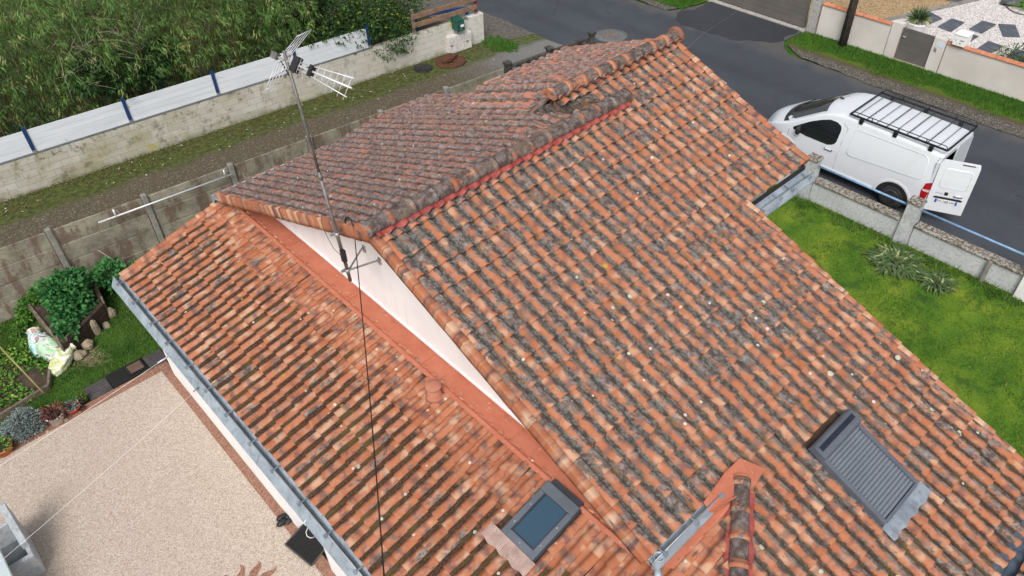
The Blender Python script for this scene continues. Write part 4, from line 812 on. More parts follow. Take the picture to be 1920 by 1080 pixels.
names=['dark slate paving slab nearest the driveway-side garden border','dark slate slab behind the white letterbox toward the border','dark slate slab in the middle of the white gravel, farthest of its row','dark slate slab at the right, cut by no other, beside the hose','dark slate slab half hidden behind the white letterbox','dark slate slab just above the right-hand coping','dark slate slab under the small shrub at the right edge','dark slate slab at the top edge of the photo']
for q,lab in zip(quads,names):
    P4=[g(*p_,.0) for p_ in q]; c=sum(P4)/4
    o=MB().prism([p_+V(0,0,.035) for p_ in P4][::-1],(0,0,-.05)).build('paving_slab',SLATE,None)
    o.location=tuple(c); 
    for v_ in o.data.vertices: v_.co-=Vector(tuple(c))
    tag(o,lab,'paving slab','slate slabs in the white gravel')
# ------------------------------------------------------------------ plants
def leaf_quads(mb,c,dirs,L,w,rnd=None,droop=.3,segs=1):
    """diamond leaves: c base, direction, length"""
    for k,(b,d_) in enumerate(zip(c,dirs)):
        pass
def leaves_np(bases,dirs,L,W,rnds,bend=.25,R=rng):
    n=len(bases); d=dirs/np.linalg.norm(dirs,axis=1)[:,None]
    ref=R.normal(size=(n,3)); s=np.cross(d,ref); s/=np.linalg.norm(s,axis=1)[:,None]+1e-9
    L=L[:,None]; W=W[:,None]; dn=np.array([0,0,-1.0])
    p0=bases; m_=bases+d*L*.45+dn*L*bend*.2; tip=bases+d*L+dn*L*bend
    v=np.stack([p0,m_+s*W*.5,tip,m_-s*W*.5],1).reshape(-1,3)
    f=np.arange(n*4).reshape(n,4); r=np.repeat(rnds,4,axis=0)
    return v,f,r
def mesh_np(name,v,f,r,mat,parent=None,off=(0,0,0)):
    me=bpy.data.meshes.new(name); v=v-np.array(off); n=len(f); k=f.shape[1]
    me.vertices.add(len(v)); me.vertices.foreach_set('co',v.astype(np.float32).ravel()); me.loops.add(n*k); me.loops.foreach_set('vertex_index',f.astype(np.int32).ravel())
    me.polygons.add(n); me.polygons.foreach_set('loop_start',(np.arange(n)*k).astype(np.int32)); me.update(calc_edges=True); me.materials.append(mat)
    at=me.color_attributes.new('rnd','FLOAT_COLOR','POINT'); at.data.foreach_set('color',np.concatenate([r,np.ones((len(r),1))],1).astype(np.float32).ravel())
    o=bpy.data.objects.new(name,me); COL.objects.link(o)
    if parent: o.parent=parent
    return o
def rot_rand(n): a=rng.uniform(0,2*np.pi,n); return a
# bamboo thicket
def bamboo():
    culms=MB(); B=[];D=[];Ls=[];Ws=[];Rn=[]
    n=600
    for i in range(n):
        x=rng.uniform(-5,11.4); y0=22.75-.105*(x-2.3); y=y0+abs(rng.normal(0,1.0))*1.0+rng.uniform(0,4.6)*(rng.random()<.6)
        h=rng.uniform(3.6,6.2)*(1 if x<9 else .92); lean=V(rng.normal(0,.5),-rng.uniform(.25,1.15),0)*(.85 if y-y0<1.2 else .5)
        tone=np.clip(.5+.38*math.sin(x*1.9+y*.8)+rng.normal(0,.2),0,1)
        pts=[V(x,y,0)+V(0,0,h*(k/6)*(1-.06*(k/6)**2))+lean*((k/6)**2.0) for k in range(7)]
        for q in pts: q[1]=max(q[1],y0-.55)
        if i%2==0: culms.tube(pts,[.016,.015,.014,.012,.010,.007,.004],4,False,True,(tone,.5,.5))
        nc=int(h*4.6)
        for j in range(nc):
            t=rng.uniform(.08,1.0)**.75; f=t*6; k=min(int(f),5); p=pts[k]+(pts[k+1]-pts[k])*(f-k)
            a=rng.uniform(0,2*np.pi); out=V(math.cos(a),math.sin(a)-.35,0); r=rng.uniform(.05,.48)*(1.15-t*.6); c=p+out*r+V(0,0,.10*r)
            if c[1]<y0-.75 or (c[1]<y0-.12 and c[2]<2.05): continue
            m_=rng.integers(9,15); ton=np.clip(tone*.55+rng.uniform(0,.45),0,1); yel=rng.random()
            for _ in range(m_):
                dd=out*rng.uniform(.35,1.1)+V(*rng.normal(0,.5,3))+V(.12,-.2,-rng.uniform(.15,.85)); B.append(c+rng.normal(0,.05,3)); D.append(dd); Ls.append(rng.uniform(.09,.19)); Ws.append(rng.uniform(.017,.032)); Rn.append((np.clip(ton+rng.normal(0,.14),0,1),np.clip(yel*.85+rng.random()*.2,0,1),rng.random()))
    t=thing('bamboo_thicket','dense green bamboo thicket leaning over the white panel fence','bamboo',(3,23.5,0))
    v,f,r=leaves_np(np.array(B),np.array(D),np.array(Ls),np.array(Ws),np.array(Rn),.35)
    o=mesh_np('foliage',v,f,r,BAMB,t,(3,23.5,0)); c=culms.build('culms',CULM,t); c['kind']='stuff'
    # dead twigs
    tw=MB()
    for k in range(70):
        p=V(rng.uniform(4.0,6.6),22.2+rng.normal(0,.25),rng.uniform(2.4,4.2)); q=p+V(*rng.normal(0,.35,3)); tw.tube([p,(p+q)/2+V(*rng.normal(0,.05,3)),q],[.007,.006,.003],4,False)
    tw.build('dead_twigs',simple('pale_twig',(.25,.20,.16),(.34,.29,.24),8,.9,0,0),t,kind='stuff')
bamboo()
def shrub(name,lab,blobs,mat,n,L,W,trunk=None,group=None,bend=.15,cat='shrub',up=.2,shell=.55,yel=0,tw=True,stemmat=None):
    """leaves spread over the outer part of several lobes; stems reach into each lobe"""
    base=blobs[0][0]; t=thing(name,lab,cat,(base[0],base[1],0),0,group); B=[];D=[];Rn=[];w=np.array([b[1]**2 for b in blobs]); w=w/w.sum()
    for (c,r),k in zip(blobs,(w*n).astype(int)):
        c=np.array(c,float); rad=np.array([r,r,r*.85]); ton=rng.random()*.5; yb=rng.random()*.25*yel
        d=rng.normal(size=(k,3)); d/=np.linalg.norm(d,axis=1)[:,None]; rr=rng.uniform(shell**3,1.12,k)**(1/3)*(1+.22*np.sin(d[:,0]*7+c[0]*3)*np.sin(d[:,2]*6+c[1]*2)); p=c+d*rad*rr[:,None]
        ok=p[:,2]>.03; p=p[ok]; d=d[ok]; B.append(p); D.append(d+rng.normal(0,.55,p.shape)+V(0,0,up)); cl=np.sin(p[:,0]*9)*np.sin(p[:,1]*8)*np.sin(p[:,2]*9)
        Rn.append(np.stack([np.clip(ton+.35*cl+rng.normal(.2,.2,len(p)),0,1),np.clip(rng.random(len(p))*.82+yb+ .12*(cl>.45)*yel,0,1),rng.random(len(p))],1))
    B=np.concatenate(B);D=np.concatenate(D);Rn=np.concatenate(Rn); m_=len(B)
    v,f,r=leaves_np(B,D,rng.uniform(L*.7,L*1.25,m_),rng.uniform(W*.75,W*1.2,m_),Rn,bend); mesh_np('foliage',v,f,r,mat,t,(base[0],base[1],0))
    if tw:
        st=MB()
        for c,r in blobs:
            c=np.array(c,float); b0=V(base[0],base[1],0)+V(*rng.normal(0,.04,3))*V(1,1,0)
            mid=(b0+c)/2+V(*rng.normal(0,.06,3)); st.tube([b0,mid,c],[max(.012,r*.045),max(.009,r*.035),.006],5,False)
            for _ in range(5):
                d=rng.normal(size=3); d/=np.linalg.norm(d); st.tube([c,c+d*r*.8],[max(.006,r*.02),.003],4,False)
        st.build('stems',stemmat or BARK,t)
    return t
yb=lambda x:22.4-.105*(x-2.3)
shrub('laurel_shrub','dark laurel shrub overgrowing the white panel fence beside the bamboo',[((12.0,yb(12)+.95,1.9),1.0),((12.9,yb(12.9)+.75,1.5),.8),((11.5,yb(11.5)+1.2,2.5),.9),((12.5,yb(12.5)+.35,1.95),.42),((11.2,yb(11.2)+.5,1.9),.5),((11.8,yb(11.8)+.3,1.95),.35)],LAUR,7000,.13,.06,yel=.5)
shrub('evergreen_shrub','yellow flecked evergreen shrub spilling over the bare block wall',[((13.7,yb(13.7)+.45,.95),.75),((14.4,yb(14.4)+.75,1.05),.72),((13.2,yb(13.2)+.6,1.9),.8),((13.9,yb(13.9)+1.2,1.9),.95),((14.1,yb(14.1)+.25,.9),.5)],LAUR,6500,.11,.05,yel=.75)
shrub('evergreen_shrub','dark evergreen shrub at the top edge behind the wooden rails',[((15.2,yb(15.2)+1.9,1.3),1.0),((14.6,yb(14.6)+2.6,1.8),1.1),((15.9,yb(15.9)+2.8,1.2),.8)],LAUR,4500,.12,.05,yel=.6)
shrub('laurel_shrub','blue green laurel growing inside the bamboo thicket',[((5.6,22.65,2.3),.55),((6.3,22.6,2.1),.5),((5.1,22.65,2.15),.45),((6.6,22.6,2.5),.45),((4.5,22.6,2.5),.5)],LAUR,3800,.16,.06,yel=.1)
# strap leaved clumps on the lawn
def strap(name,lab,cx,cy,R_,n,L,mat,W=.035,group=None,cat='plant'):
    t=thing(name,lab,cat,(cx,cy,0),0,group); mb=MB()
    for i in range(n):
        a=rng.uniform(0,2*np.pi); r0=R_*math.sqrt(rng.random()); b=V(cx+r0*math.cos(a),cy+r0*math.sin(a),0); a2=a+rng.normal(0,1.0); d_=V(math.cos(a2),math.sin(a2),0); l=L*rng.uniform(.7,1.15); el=rng.uniform(.55,1.3); s_=np.cross(d_,(0,0,1)); pts=[]
        for k in range(6):
            q=k/5; pts.append(b+d_*l*(q*math.cos(el)+.45*q*q*math.sin(el))+V(0,0,max(.01,l*(q*math.sin(el)-.85*q*q*math.sin(el))+.02)))
        ws=[W*.8,W,W,W*.9,W*.6,W*.08]; vs=[]
        for p,w_ in zip(pts,ws): vs+=[p-s_*w_/2,p+s_*w_/2]
        c=rng.random(); mb.add(vs,[(2*k,2*k+1,2*k+3,2*k+2) for k in range(5)],True,(c,float(np.clip(rng.random()+.0,0,1)),.5))
    mb.build('leaves',mat,t); 
    MB().blob((cx,cy,.01),(R_*1.0,R_*1.0,.05),12,6,.2,3).build('dead_base',SOIL,t); return t
strap('strap_leaf_clump','larger clump of arching strap leaves on the mossy lawn',16.05,4.33,.40,320,.40,STRAP,.05)
strap('strap_leaf_clump','smaller paler clump of strap leaves on the mossy lawn',16.05,3.33,.24,170,.32,STRAP,.042)
# grass blades
def blades(name,poly_fn,n,bbox,h,w,mat,z=0.,dens=None,off=(0,0,0)):
    x=rng.uniform(bbox[0],bbox[1],n); y=rng.uniform(bbox[2],bbox[3],n); ok=poly_fn(x,y); 
    if dens is not None: ok&=(rng.random(n)<dens(x,y))
    x,y=x[ok],y[ok]; n=len(x); a=rng.uniform(0,2*np.pi,n); hh=h*rng.uniform(.5,1.4,n); ln_=rng.uniform(.2,.9,n)*hh; b=np.stack([x,y,np.full(n,z)],1); s_=np.stack([np.cos(a),np.sin(a),np.zeros(n)],1)*(w*rng.uniform(.6,1.3,n))[:,None]; a2=rng.uniform(0,2*np.pi,n)
    tip=b+np.stack([np.cos(a2)*ln_,np.sin(a2)*ln_,hh],1); v=np.stack([b-s_,b+s_,tip],1).reshape(-1,3); f=np.arange(3*n).reshape(n,3)
    cl=.5+.35*np.sin(x*2.1+np.sin(y*1.7)*1.3)*np.sin(y*2.4+np.sin(x*1.1))+.32*np.sin(x*6.3+2*np.sin(y*4.1))*np.sin(y*7.2+2*np.sin(x*3.3)); r=np.stack([np.clip(.55*cl+rng.uniform(-.1,.5,n),0,1),rng.random(n)*.93,rng.random(n)],1); o=mesh_np(name,v,f,np.repeat(r,3,axis=0),mat); o['kind']='stuff'; return o
lawn_ok=lambda x,y:(x<16.82)&(((x>9.7)&(y>-6))|(x>11.6))
def lawn_d(x,y): return .35+.65*(np.sin(x*1.3+.8*np.sin(y*1.1))*np.sin(y*1.6+x*.4)>-.15)*.8+.3*(x>16.2)-.55*(np.sin(x*4.7+1.5*np.sin(y*3.1))*np.sin(y*5.3+1.3*np.sin(x*2.7))>.45)
tag(blades('lawn_grass',lawn_ok,120000,(9.6,16.85,-5,8.5),.045,.008,BL_LAWN,0,lawn_d),'short mossy lawn grass inside the street wall','grass',kind='stuff')
gx_=lambda x,y:(y<17.2-.105*(x-1.5)-.1)&~((x>.35)&(x<2.1)&(y<13.75))
tag(blades('wall_foot_grass',lambda x,y:(x>16.55+.12*np.sin(y*5)+.1*np.sin(y*13)),9000,(16.3,16.88,-2,8.5),.11,.010,BL_GARD,0),'longer grass tufts along the foot of the low street wall','grass',kind='stuff')
tag(blades('garden_grass',gx_,70000,(-3,2.6,13.5,17.4),.06,.007,BL_GARD,0,lambda x,y:.45+.55*(np.sin(x*3+1)*np.sin(y*2.6)>-.3)),'garden grass between terrace and concrete fence','grass',kind='stuff')
tag(blades('verge_grass',lambda x,y:(x>24.95+.22*np.sin(y*1.9)+.15*np.sin(y*5.1))&(x<26.2),60000,(24.6,26.22,.5,12.9),.075,.010,BL_VERGE,0,lambda x,y:np.clip((x-24.8)*1.1,0.15,1)),'bright green verge grass at the foot of the cream walls','grass',kind='stuff')
tag(blades('verge_grass',lambda x,y:(y>17.35)&(x>24.6+.1*np.sin(y*4)),9000,(24.6,26.25,17.3,20),.075,.010,BL_VERGE,0),'verge grass beyond the driveway at the top of the photo','grass',kind='stuff')
wy=lambda x:22.4-.105*(x-2.3)
tag(blades('lane_grass',lambda x,y:(y<wy(x)-.02)&(y>wy(x)-.75-.3*np.sin(x*1.7)-.2*np.sin(x*4.3)),42000,(0,17.3,19.7,22.6),.05,.009,BL_DRY,0,lambda x,y:.75*(1-(wy(x)-y)/1.25)),'thin mossy grass strip at the foot of the block wall','grass',kind='stuff')
tag(blades('corner_grass',lambda x,y:(x-17.6)**2/.22+(y-20.1)**2/.6<1+.5*np.sin(x*17)*np.sin(y*13),3200,(17,18.2,19.2,21),.09,.012,BL_VERGE,0),'bright grass tuft at the street end of the block wall','grass',kind='stuff')
# fallen leaves and petals on the lane verge
mb=MB()
for k in range(420):
    x=rng.uniform(.5,17.5); y=wy(x)-abs(rng.normal(.25,.75))-.05; s_=rng.uniform(.015,.045); a=rng.uniform(0,6.3); c=V(x,y,.015)
    mb.add([c+V(math.cos(a),math.sin(a),0)*s_,c+V(-math.sin(a),math.cos(a),.2)*s_*.6,c-V(math.cos(a),math.sin(a),0)*s_,c+V(math.sin(a),-math.cos(a),0)*s_*.6],[(0,1,2,3)],False,(rng.random(),rng.random(),.5))
LITT=NM('leaf_litter',.9); r_=LITT.sep(LITT.attr('rnd')); LITT.col(LITT.mix(LITT.math('GREATER_THAN',r_[1],.7),LITT.mix(r_[0],(.10,.055,.03),(.25,.15,.08)),(.50,.47,.42)))
tag(mb.build('leaf_litter',LITT.m),'scattered fallen leaves along the lane','leaves',kind='stuff')
# ------------------------------------------------------------------ white van with its rear door open
VAN=thing('white_van','white panel van parked by the low street wall with its left rear door open','van',(19.0,4.78,0))
VW=NM('white_car_paint',.28,0,.5); VW.b.inputs['Coat Weight'].default_value=.5; VW.b.inputs['Coat Roughness'].default_value=.1
VW.col(VW.mix(VW.math('MULTIPLY',VW.sm(VW.sep(VW.tc())[2],-.2,-1.1),.25) if 0 else VW.math('MULTIPLY',VW.sm(VW.noise(2.5,7,rough=.7),.5,.75),.35),(.69,.72,.76),(.56,.57,.57))); VW=VW.m
VGL=NM('van_glass',.07,0,.5); VGL.col((.012,.014,.017)); VGL=VGL.m
TYRE=simple('tyre',(.014,.014,.015),(.03,.03,.03),8,.85,0,.1); RIM=simple('wheel_rim',(.16,.165,.17),(.26,.265,.27),5,.45,.5,.03)
VX,VY=19.0,4.78
ztp=[(0,1.84),(.25,1.87),(1.2,1.90),(2.6,1.91),(3.0,1.885),(3.2,1.83),(3.45,1.70),(4.25,1.19),(4.36,1.14),(4.7,1.00),(4.86,.88),(4.95,.72),(4.98,.52)]
def zt(s):
    s=max(0,min(s,5.3))
    for (a,za),(b,zb) in zip(ztp,ztp[1:]):
        if s<=b: return za+(zb-za)*(s-a)/(b-a)
    return max(.40,.52-(s-4.98)*1.2)
def hw(s,z):
    w=.955-.02*max(0,.55-z)/.3-.15*max(0,(z-1.02)/.86)**1.5
    if s>3.8: w-=.36*((s-3.8)/1.18)**2.6
    if s<.15: w-=.03*(1-s/.15)
    return w
def vp(s,l,z): return V(VX+l,VY+s,z)
body_=MB(); ST=[0,.05,.15,.4,.8,1.2,1.7,2.2,2.6,2.9,3.1,3.2,3.35,3.5,3.7,3.9,4.05,4.2,4.3,4.4,4.55,4.7,4.8,4.88,4.93,4.97]
rings=[]
for s in ST:
    ze=zt(s+(.2 if s>2.8 else 0)); rc=.10 if s<3 else .06; h_=[]
    zs=[.30+(ze-rc-.30)*k/10 for k in range(11)]
    L=[(-(hw(s,z)),z) for z in zs]; w0=hw(s,ze-rc)
    for q in (22,45,68,90): a=math.radians(q); L.append((-(w0-rc+rc*math.cos(a)),ze-rc+rc*math.sin(a)))
    zc=zt(s)
    for k in (.75,.5,.25,0): L.append((-(w0-rc)*k,zc+.015-(zc+.015-ze)*k**2))
    rings.append([vp(s,l,z) for l,z in L]+[vp(s,-l,z) for l,z in L[:-1][::-1]])
k=len(rings[0]); body_.add(sum(rings,[]),[(i*k+j,(i+1)*k+j,(i+1)*k+j+1,i*k+j+1) for i in range(len(rings)-1) for j in range(k-1)],True)
b=(len(rings)-1)*k; body_.f.append(tuple(b+j for j in range(k))); body_.sm.append(False)
body_.f.append(tuple(j*k for j in range(len(rings)))+tuple(j*k+k-1 for j in range(len(rings)))[::-1]); body_.sm.append(False)
body_.build('body',VW,VAN)
# rear frame, closed right door, dark load space
lin=MB(); lin.box(VX-.84,VX+.84,VY+.04,VY+2.35,.42,1.70); lin.f=[f for f in lin.f]; lin.f.pop(2); lin.sm.pop(2); lin.build('cargo_space',simple('cargo_grey',(.05,.05,.055),(.08,.08,.085),4,.8),VAN)
fr=MB(); 
for x0,x1,z0,z1 in ((-.93,-.845,.32,1.70),(-.845,.845,1.702,1.80),(-.845,.845,.30,.42)): fr.box(VX+x0,VX+x1,VY-.005,VY+.06,z0,z1)
fr.build('rear_frame',VW,VAN)
rd=MB(); rd.prism([(VX+.0,VY-.03,.42),(VX+.93,VY-.03,.42),(VX+.94,VY-.03,1.0),(VX+.84,VY-.03,1.72),(VX+.72,VY-.03,1.80),(VX+.0,VY-.03,1.82)],(0,.03,0)); rd.build('rear_door',VW,VAN,label='closed right rear door')
# open left door
ang=math.radians(66); dU=V(math.cos(ang),-math.sin(ang),0); dN=V(-math.sin(ang),-math.cos(ang),0); dO=vp(-.02,-.92,0)
def dpt(u,z,n=0): return dO+dU*u+V(0,0,z)+dN*(n-.05*max(0,(z-1.05)/.8)**1.5)
def dpatch(poly,n,m_,nm,par,th=.02): mb=MB(); mb.prism([dpt(u,z,n) for u,z in poly],-dN*th); return mb.build(nm,m_,par)
mb=MB(); col=[(.40,0),(.7,0),(1.0,0),(1.3,0),(1.55,0),(1.72,0),(1.80,.06)]
vs=[];
for n_ in (.04,-.03):
    for z,i in col:
        vs+= [dpt(.0+i,z,n_),dpt(.86-i*.3,z,n_)]
m_=len(col); fs=[(2*j,2*j+1,2*j+3,2*j+2) for j in range(m_-1)]+[(2*m_+2*j+2,2*m_+2*j+3,2*m_+2*j+1,2*m_+2*j) for j in range(m_-1)]
for j in range(m_-1): fs+=[(2*j,2*j+2,2*m_+2*j+2,2*m_+2*j),(2*j+1,2*m_+2*j+1,2*m_+2*j+3,2*j+3)]
fs+=[(0,2*m_,2*m_+1,1),(2*m_-2,2*m_-1,4*m_-1,4*m_-2)]
mb.add(vs,fs); RD=mb.build('rear_door',VW,VAN,label='open left rear door with the number plate')
def rr(u0,u1,z0,z1,r=.04,n=4):
    P=[]
    for cx_,cz_,a0 in ((u1-r,z1-r,0),(u0+r,z1-r,90),(u0+r,z0+r,180),(u1-r,z0+r,270)):
        for k in range(n+1): a=math.radians(a0+90*k/n); P.append((cx_+r*math.cos(a),cz_+r*math.sin(a)))
    return P
def ringstrip(P,w,n): # raised outline
    mb=MB(); c=np.mean(P,0); vs=[dpt(*p,n) for p in P]+[dpt(*(np.array(p)+(c-np.array(p))/np.linalg.norm(c-np.array(p))*w),n+.012) for p in P]; m2=len(P); mb.add(vs,[(i,(i+1)%m2,m2+(i+1)%m2,m2+i) for i in range(m2)],True); return mb
ringstrip(rr(.12,.76,1.08,1.62,.09),.02,.038).build('door_pressing',VW,RD)
dpatch(rr(.12,.76,.60,.80,.03),.044,VW,'plate_recess',RD,.003)
dpatch([(.12,.785),(.74,.785),(.76,.815),(.70,.835),(.16,.835),(.11,.815)],.056,BLACK,'plate_light_bar',RD)
dpatch(rr(.32,.40,.90,.98,.012),.056,BLACK,'badge_panel',RD); dpatch([(.46,1.755),(.74,1.755),(.74,1.775),(.46,1.775)],.05,simple('brake_lens',(.03,.004,.006),(.05,.006,.008),3,.3,0,0),'high_brake_light',RD)
dpatch([(.52,.90),(.56,.885),(.70,.885),(.73,.90),(.70,.925),(.56,.925)],.058,BLACK,'handle',RD); dpatch([(.55,.912),(.70,.912),(.68,.94),(.58,.94)],.068,VW,'handle_cover',RD)
pl=dpatch([(.17,.66),(.67,.66),(.67,.765),(.17,.765)],.050,simple('plate_white',(.72,.72,.72),(.76,.76,.76),3,.4,0,0),'number_plate',RD,.005)
PB=simple('plate_blue',(.02,.08,.45),(.03,.10,.50),3,.4,0,0)
for u0,u1 in ((.17,.215),(.625,.67)): dpatch([(u0,.66),(u1,.66),(u1,.765),(u0,.765)],.0525,PB,'plate_band',pl,.002)
def text(body,P0,ax,up,h,mat,name,parent,maxw=None):
    cu=bpy.data.curves.new('lettering','FONT'); cu.body=body; cu.size=1; cu.extrude=.01; o=bpy.data.objects.new('lettering_tmp',cu); COL.objects.link(o); bpy.context.view_layer.update()
    me=bpy.data.meshes.new_from_object(o.evaluated_get(bpy.context.evaluated_depsgraph_get())); bpy.data.objects.remove(o); bpy.data.curves.remove(cu)
    v=np.array([q.co for q in me.vertices]); v[:,:2]-=v[:,:2].min(0); sy=h/v[:,1].max(); sx=sy if not maxw else maxw/v[:,0].max()
    ax,up=[np.array(q,float) for q in (ax,up)]; nn=np.cross(ax,up); off=np.zeros(3); q=parent
    while q: off+=np.array(q.location); q=q.parent
    for vert,p in zip(me.vertices,v): vert.co=tuple(P0+ax*p[0]*sx+up*p[1]*sy+nn*p[2]*.05-off)
    me.materials.clear(); me.materials.append(mat); r=bpy.data.objects.new(name,me); COL.objects.link(r); r.parent=parent; return r
text('FY-168-HV',dpt(.225,.680,.0535),dU,V(0,0,1),.068,BLACK,'plate_lettering',pl,.39)
text('Jumpy',dpt(.12,.915,.045),dU,V(0,0,1),.035,DSTEEL,'badge_lettering',RD,.17)
LAMP=simple('tail_lamp_red',(.32,.006,.01),(.42,.012,.016),9,.2,0,0); 
mb=MB(); mb.add([vp(-.01,-.90,.60),vp(.13,-.958,.60),vp(.17,-.957,.85),vp(.12,-.955,1.08),vp(.0,-.93,1.14),vp(-.02,-.89,1.10),vp(-.03,-.885,.8)],[(0,1,2,3,4,5,6)]); 
mb.prism([vp(-.012,-.90,.60),vp(.14,-.962,.60),vp(.17,-.962,.85),vp(.12,-.958,1.08),vp(.0,-.935,1.14)],(-.006,-.02,0)); tl=mb.build('tail_light',LAMP,VAN)
MB().prism([vp(.0,-.932,.86),vp(.15,-.966,.87),vp(.15,-.965,.92),vp(.0,-.936,.93)],(-.008,-.02,0)).build('clear_lens',simple('clear_lens',(.6,.45,.45),(.7,.5,.5),3,.2,0,0),tl)
mb=MB(); mb.prism([vp(-.012,.90,.60),vp(.14,.962,.60),vp(.12,.958,1.08),vp(.0,.935,1.14)],(.006,-.02,0)); mb.build('tail_light',LAMP,VAN)
mb=MB(); mb.box(VX-.93,VX+.93,VY-.10,VY+.04,.28,.415,.02); mb.build('rear_bumper',simple('grey_bumper',(.06,.06,.065),(.09,.09,.095),4,.7),VAN)
# glass
def sidepatch(fn,z0,z1,nz,side,off,mat,name,parent,label=None,ns=6):
    mb=MB(); vs=[]
    for i in range(nz+1):
        z=z0+(z1-z0)*i/nz; s0,s1=fn(z)
        for j in range(ns+1): s=s0+(s1-s0)*j/ns; vs.append(vp(s,side*(hw(s,z)+off),z))
    mb.add(vs,[(i*(ns+1)+j,i*(ns+1)+j+1,(i+1)*(ns+1)+j+1,(i+1)*(ns+1)+j) for i in range(nz) for j in range(ns)],True); return mb.build(name,mat,parent,label=label)
def interp(z,T): 
    for (a,va),(b,vb) in zip(T,T[1:]):
        if z<=b: return va+(vb-va)*(z-a)/(b-a)
    return T[-1][1]
def door_line(side):
    mb=MB()
    for pts in ([(2.46,.42),(2.46,.8),(2.44,1.2),(2.40,1.62),(2.55,1.72)],[(3.95,.45),(3.95,.75),(3.93,1.05)]):
        mb.tube([vp(s,side*(hw(s,z)+.0),z) for s,z in pts],.006,4,False)
    return mb
for side in (-1,1):
    sidepatch(lambda z:(interp(z,[(1.03,2.78),(1.10,2.62),(1.2,2.57),(1.55,2.55),(1.64,2.60),(1.685,2.72)]),interp(z,[(1.03,3.45),(1.07,3.80),(1.12,3.86),(1.25,3.70),(1.45,3.42),(1.60,3.14),(1.685,2.92)])),1.03,1.685,12,side,.004,VGL,'side_window',VAN)
    dd=door_line(side).build('front_door',simple('shut_line',(.16,.17,.18),(.2,.21,.22),3,.6) if side<0 else bpy.data.materials['shut_line'],VAN)
    h0=vp(2.72,side*(hw(2.7,.92)+.02),.92); mb=MB(); mb.obox(h0,(0,1,0),(side,0,0),(0,0,1),.11,.016,.016); mb.build('handle',BLACK,dd); mb=MB(); mb.obox(h0+V(side*.012,0,.015),(0,1,0),(side,0,0),(0,0,1),.09,.014,.010); mb.build('handle_cover',VW,dd)
    mc=vp(3.62,side*1.05,1.17); mb=MB(); mb.blob(mc,(.11,.075,.14),12,8,.03,2); mb.tube([vp(3.66,side*.90,1.10),mc+V(0,0,-.05)],.03,6); mb.build('mirror',BLACK,VAN)
    # pressed panel outline on the cargo side
    P=[]
    for cs_,cz_,a0,r in ((2.12,1.60,0,.10),(.42,1.56,90,.16),(.34,1.20,180,.10),(2.12,1.10,270,.12)):
        for k in range(5): a=math.radians(a0+90*k/4); P.append((cs_+r*math.cos(a),cz_+r*math.sin(a)))
    mb=MB(); m2=len(P); c=np.mean(P,0); vs=[]
    for off,w in ((.0005,0),(.016,.014),(-.010,.045)):
        for p_ in P: q=np.array(p_)+(c-np.array(p_))/np.linalg.norm(c-np.array(p_))*w; vs.append(vp(q[0],side*(hw(*q)+off),q[1]))
    mb.add(vs,[(r_*m2+i,r_*m2+(i+1)%m2,(r_+1)*m2+(i+1)%m2,(r_+1)*m2+i) for r_ in range(2) for i in range(m2)],True); mb.build('side_pressing',VW,VAN)
    for ws in (.80,4.05):
        mb=MB(); n=20; arc=[(ws+.43*math.cos(math.pi*k/n),.33+.43*math.sin(math.pi*k/n)) for k in range(n+1)]; vs=[vp(s,side*(hw(min(s,4.2),z)+.004),z) for s,z in arc]+[vp(ws+.43,side*.95,.26),vp(ws-.43,side*.95,.26)]
        mb.add(vs,[tuple(range(len(vs)))]); mb.build('wheel_arch',BLACK,VAN)
        mb=MB(); n=20; vs=[]
        for r,off in ((.43,.006),(.47,.018),(.52,.001)):
            for k in range(n+1): a=math.pi*k/n; s,z=ws+r*math.cos(a),.33+r*math.sin(a); vs.append(vp(s,side*(hw(min(s,4.25),z)+off),z))
        mb.add(vs,[(r_*(n+1)+k,r_*(n+1)+k+1,(r_+1)*(n+1)+k+1,(r_+1)*(n+1)+k) for r_ in range(2) for k in range(n)],True); mb.build('arch_lip',VW,VAN)
        c=vp(ws,side*.78,.33); wl=MB().lathe(c,[(.22,0),(.30,0),(.325,.03),(.325,.16),(.305,.19),(.215,.195)],26,axis=(side,0,0)).build('wheel',TYRE,VAN)
        mb=MB(); mb.lathe(c,[(.21,.17),(.215,.197),(.19,.188),(.17,.165),(.10,.16),(.09,.19),(.02,.195)],26,axis=(side,0,0))
        mb.build('rim',RIM,wl); mb=MB()
        for k_ in range(8): a=k_*math.pi/4; mb.lathe(c+V(0,.135*math.cos(a),.135*math.sin(a)),[(.028,.168),(.026,.1695)],8,axis=(side,0,0))
        mb.build('rim_hole',BLACK,wl)
        if side<0: continue
mb=MB(); vs=[]; nl,nt_=12,14
for i in range(nt_+1):
    e=3.28+(4.30-3.28)*i/nt_; wm=.70+.13*i/nt_
    for j in range(nl+1):
        l=-wm+2*wm*j/nl; s=e-.2*(l/.83)**2; vs.append(vp(s,l,zt(e)+.024-.012*(l/.83)**2))
mb.add(vs,[(i*(nl+1)+j,i*(nl+1)+j+1,(i+1)*(nl+1)+j+1,(i+1)*(nl+1)+j) for i in range(nt_) for j in range(nl)],True); ws=mb.build('windshield',VGL,VAN)
mb=MB()
for l0,l1 in ((-.55,.05),(.1,.7)): mb.tube([vp(4.30-.2*(l/.83)**2-.04,l,zt(4.26)+.05) for l in (l0,(l0+l1)/2,l1)],.012,5)
mb.build('wiper',BLACK,ws)
mb=MB(); vs=[]
for e in (4.24,4.40):
    for j in range(nl+1): l=-.84+1.68*j/nl; s=e-.2*(l/.83)**2; vs.append(vp(s,l,zt(e)+.024-.012*(l/.83)**2))
mb.add(vs,[(j,j+1,nl+2+j,nl+1+j) for j in range(nl)],True); mb.build('cowl',BLACK,VAN)
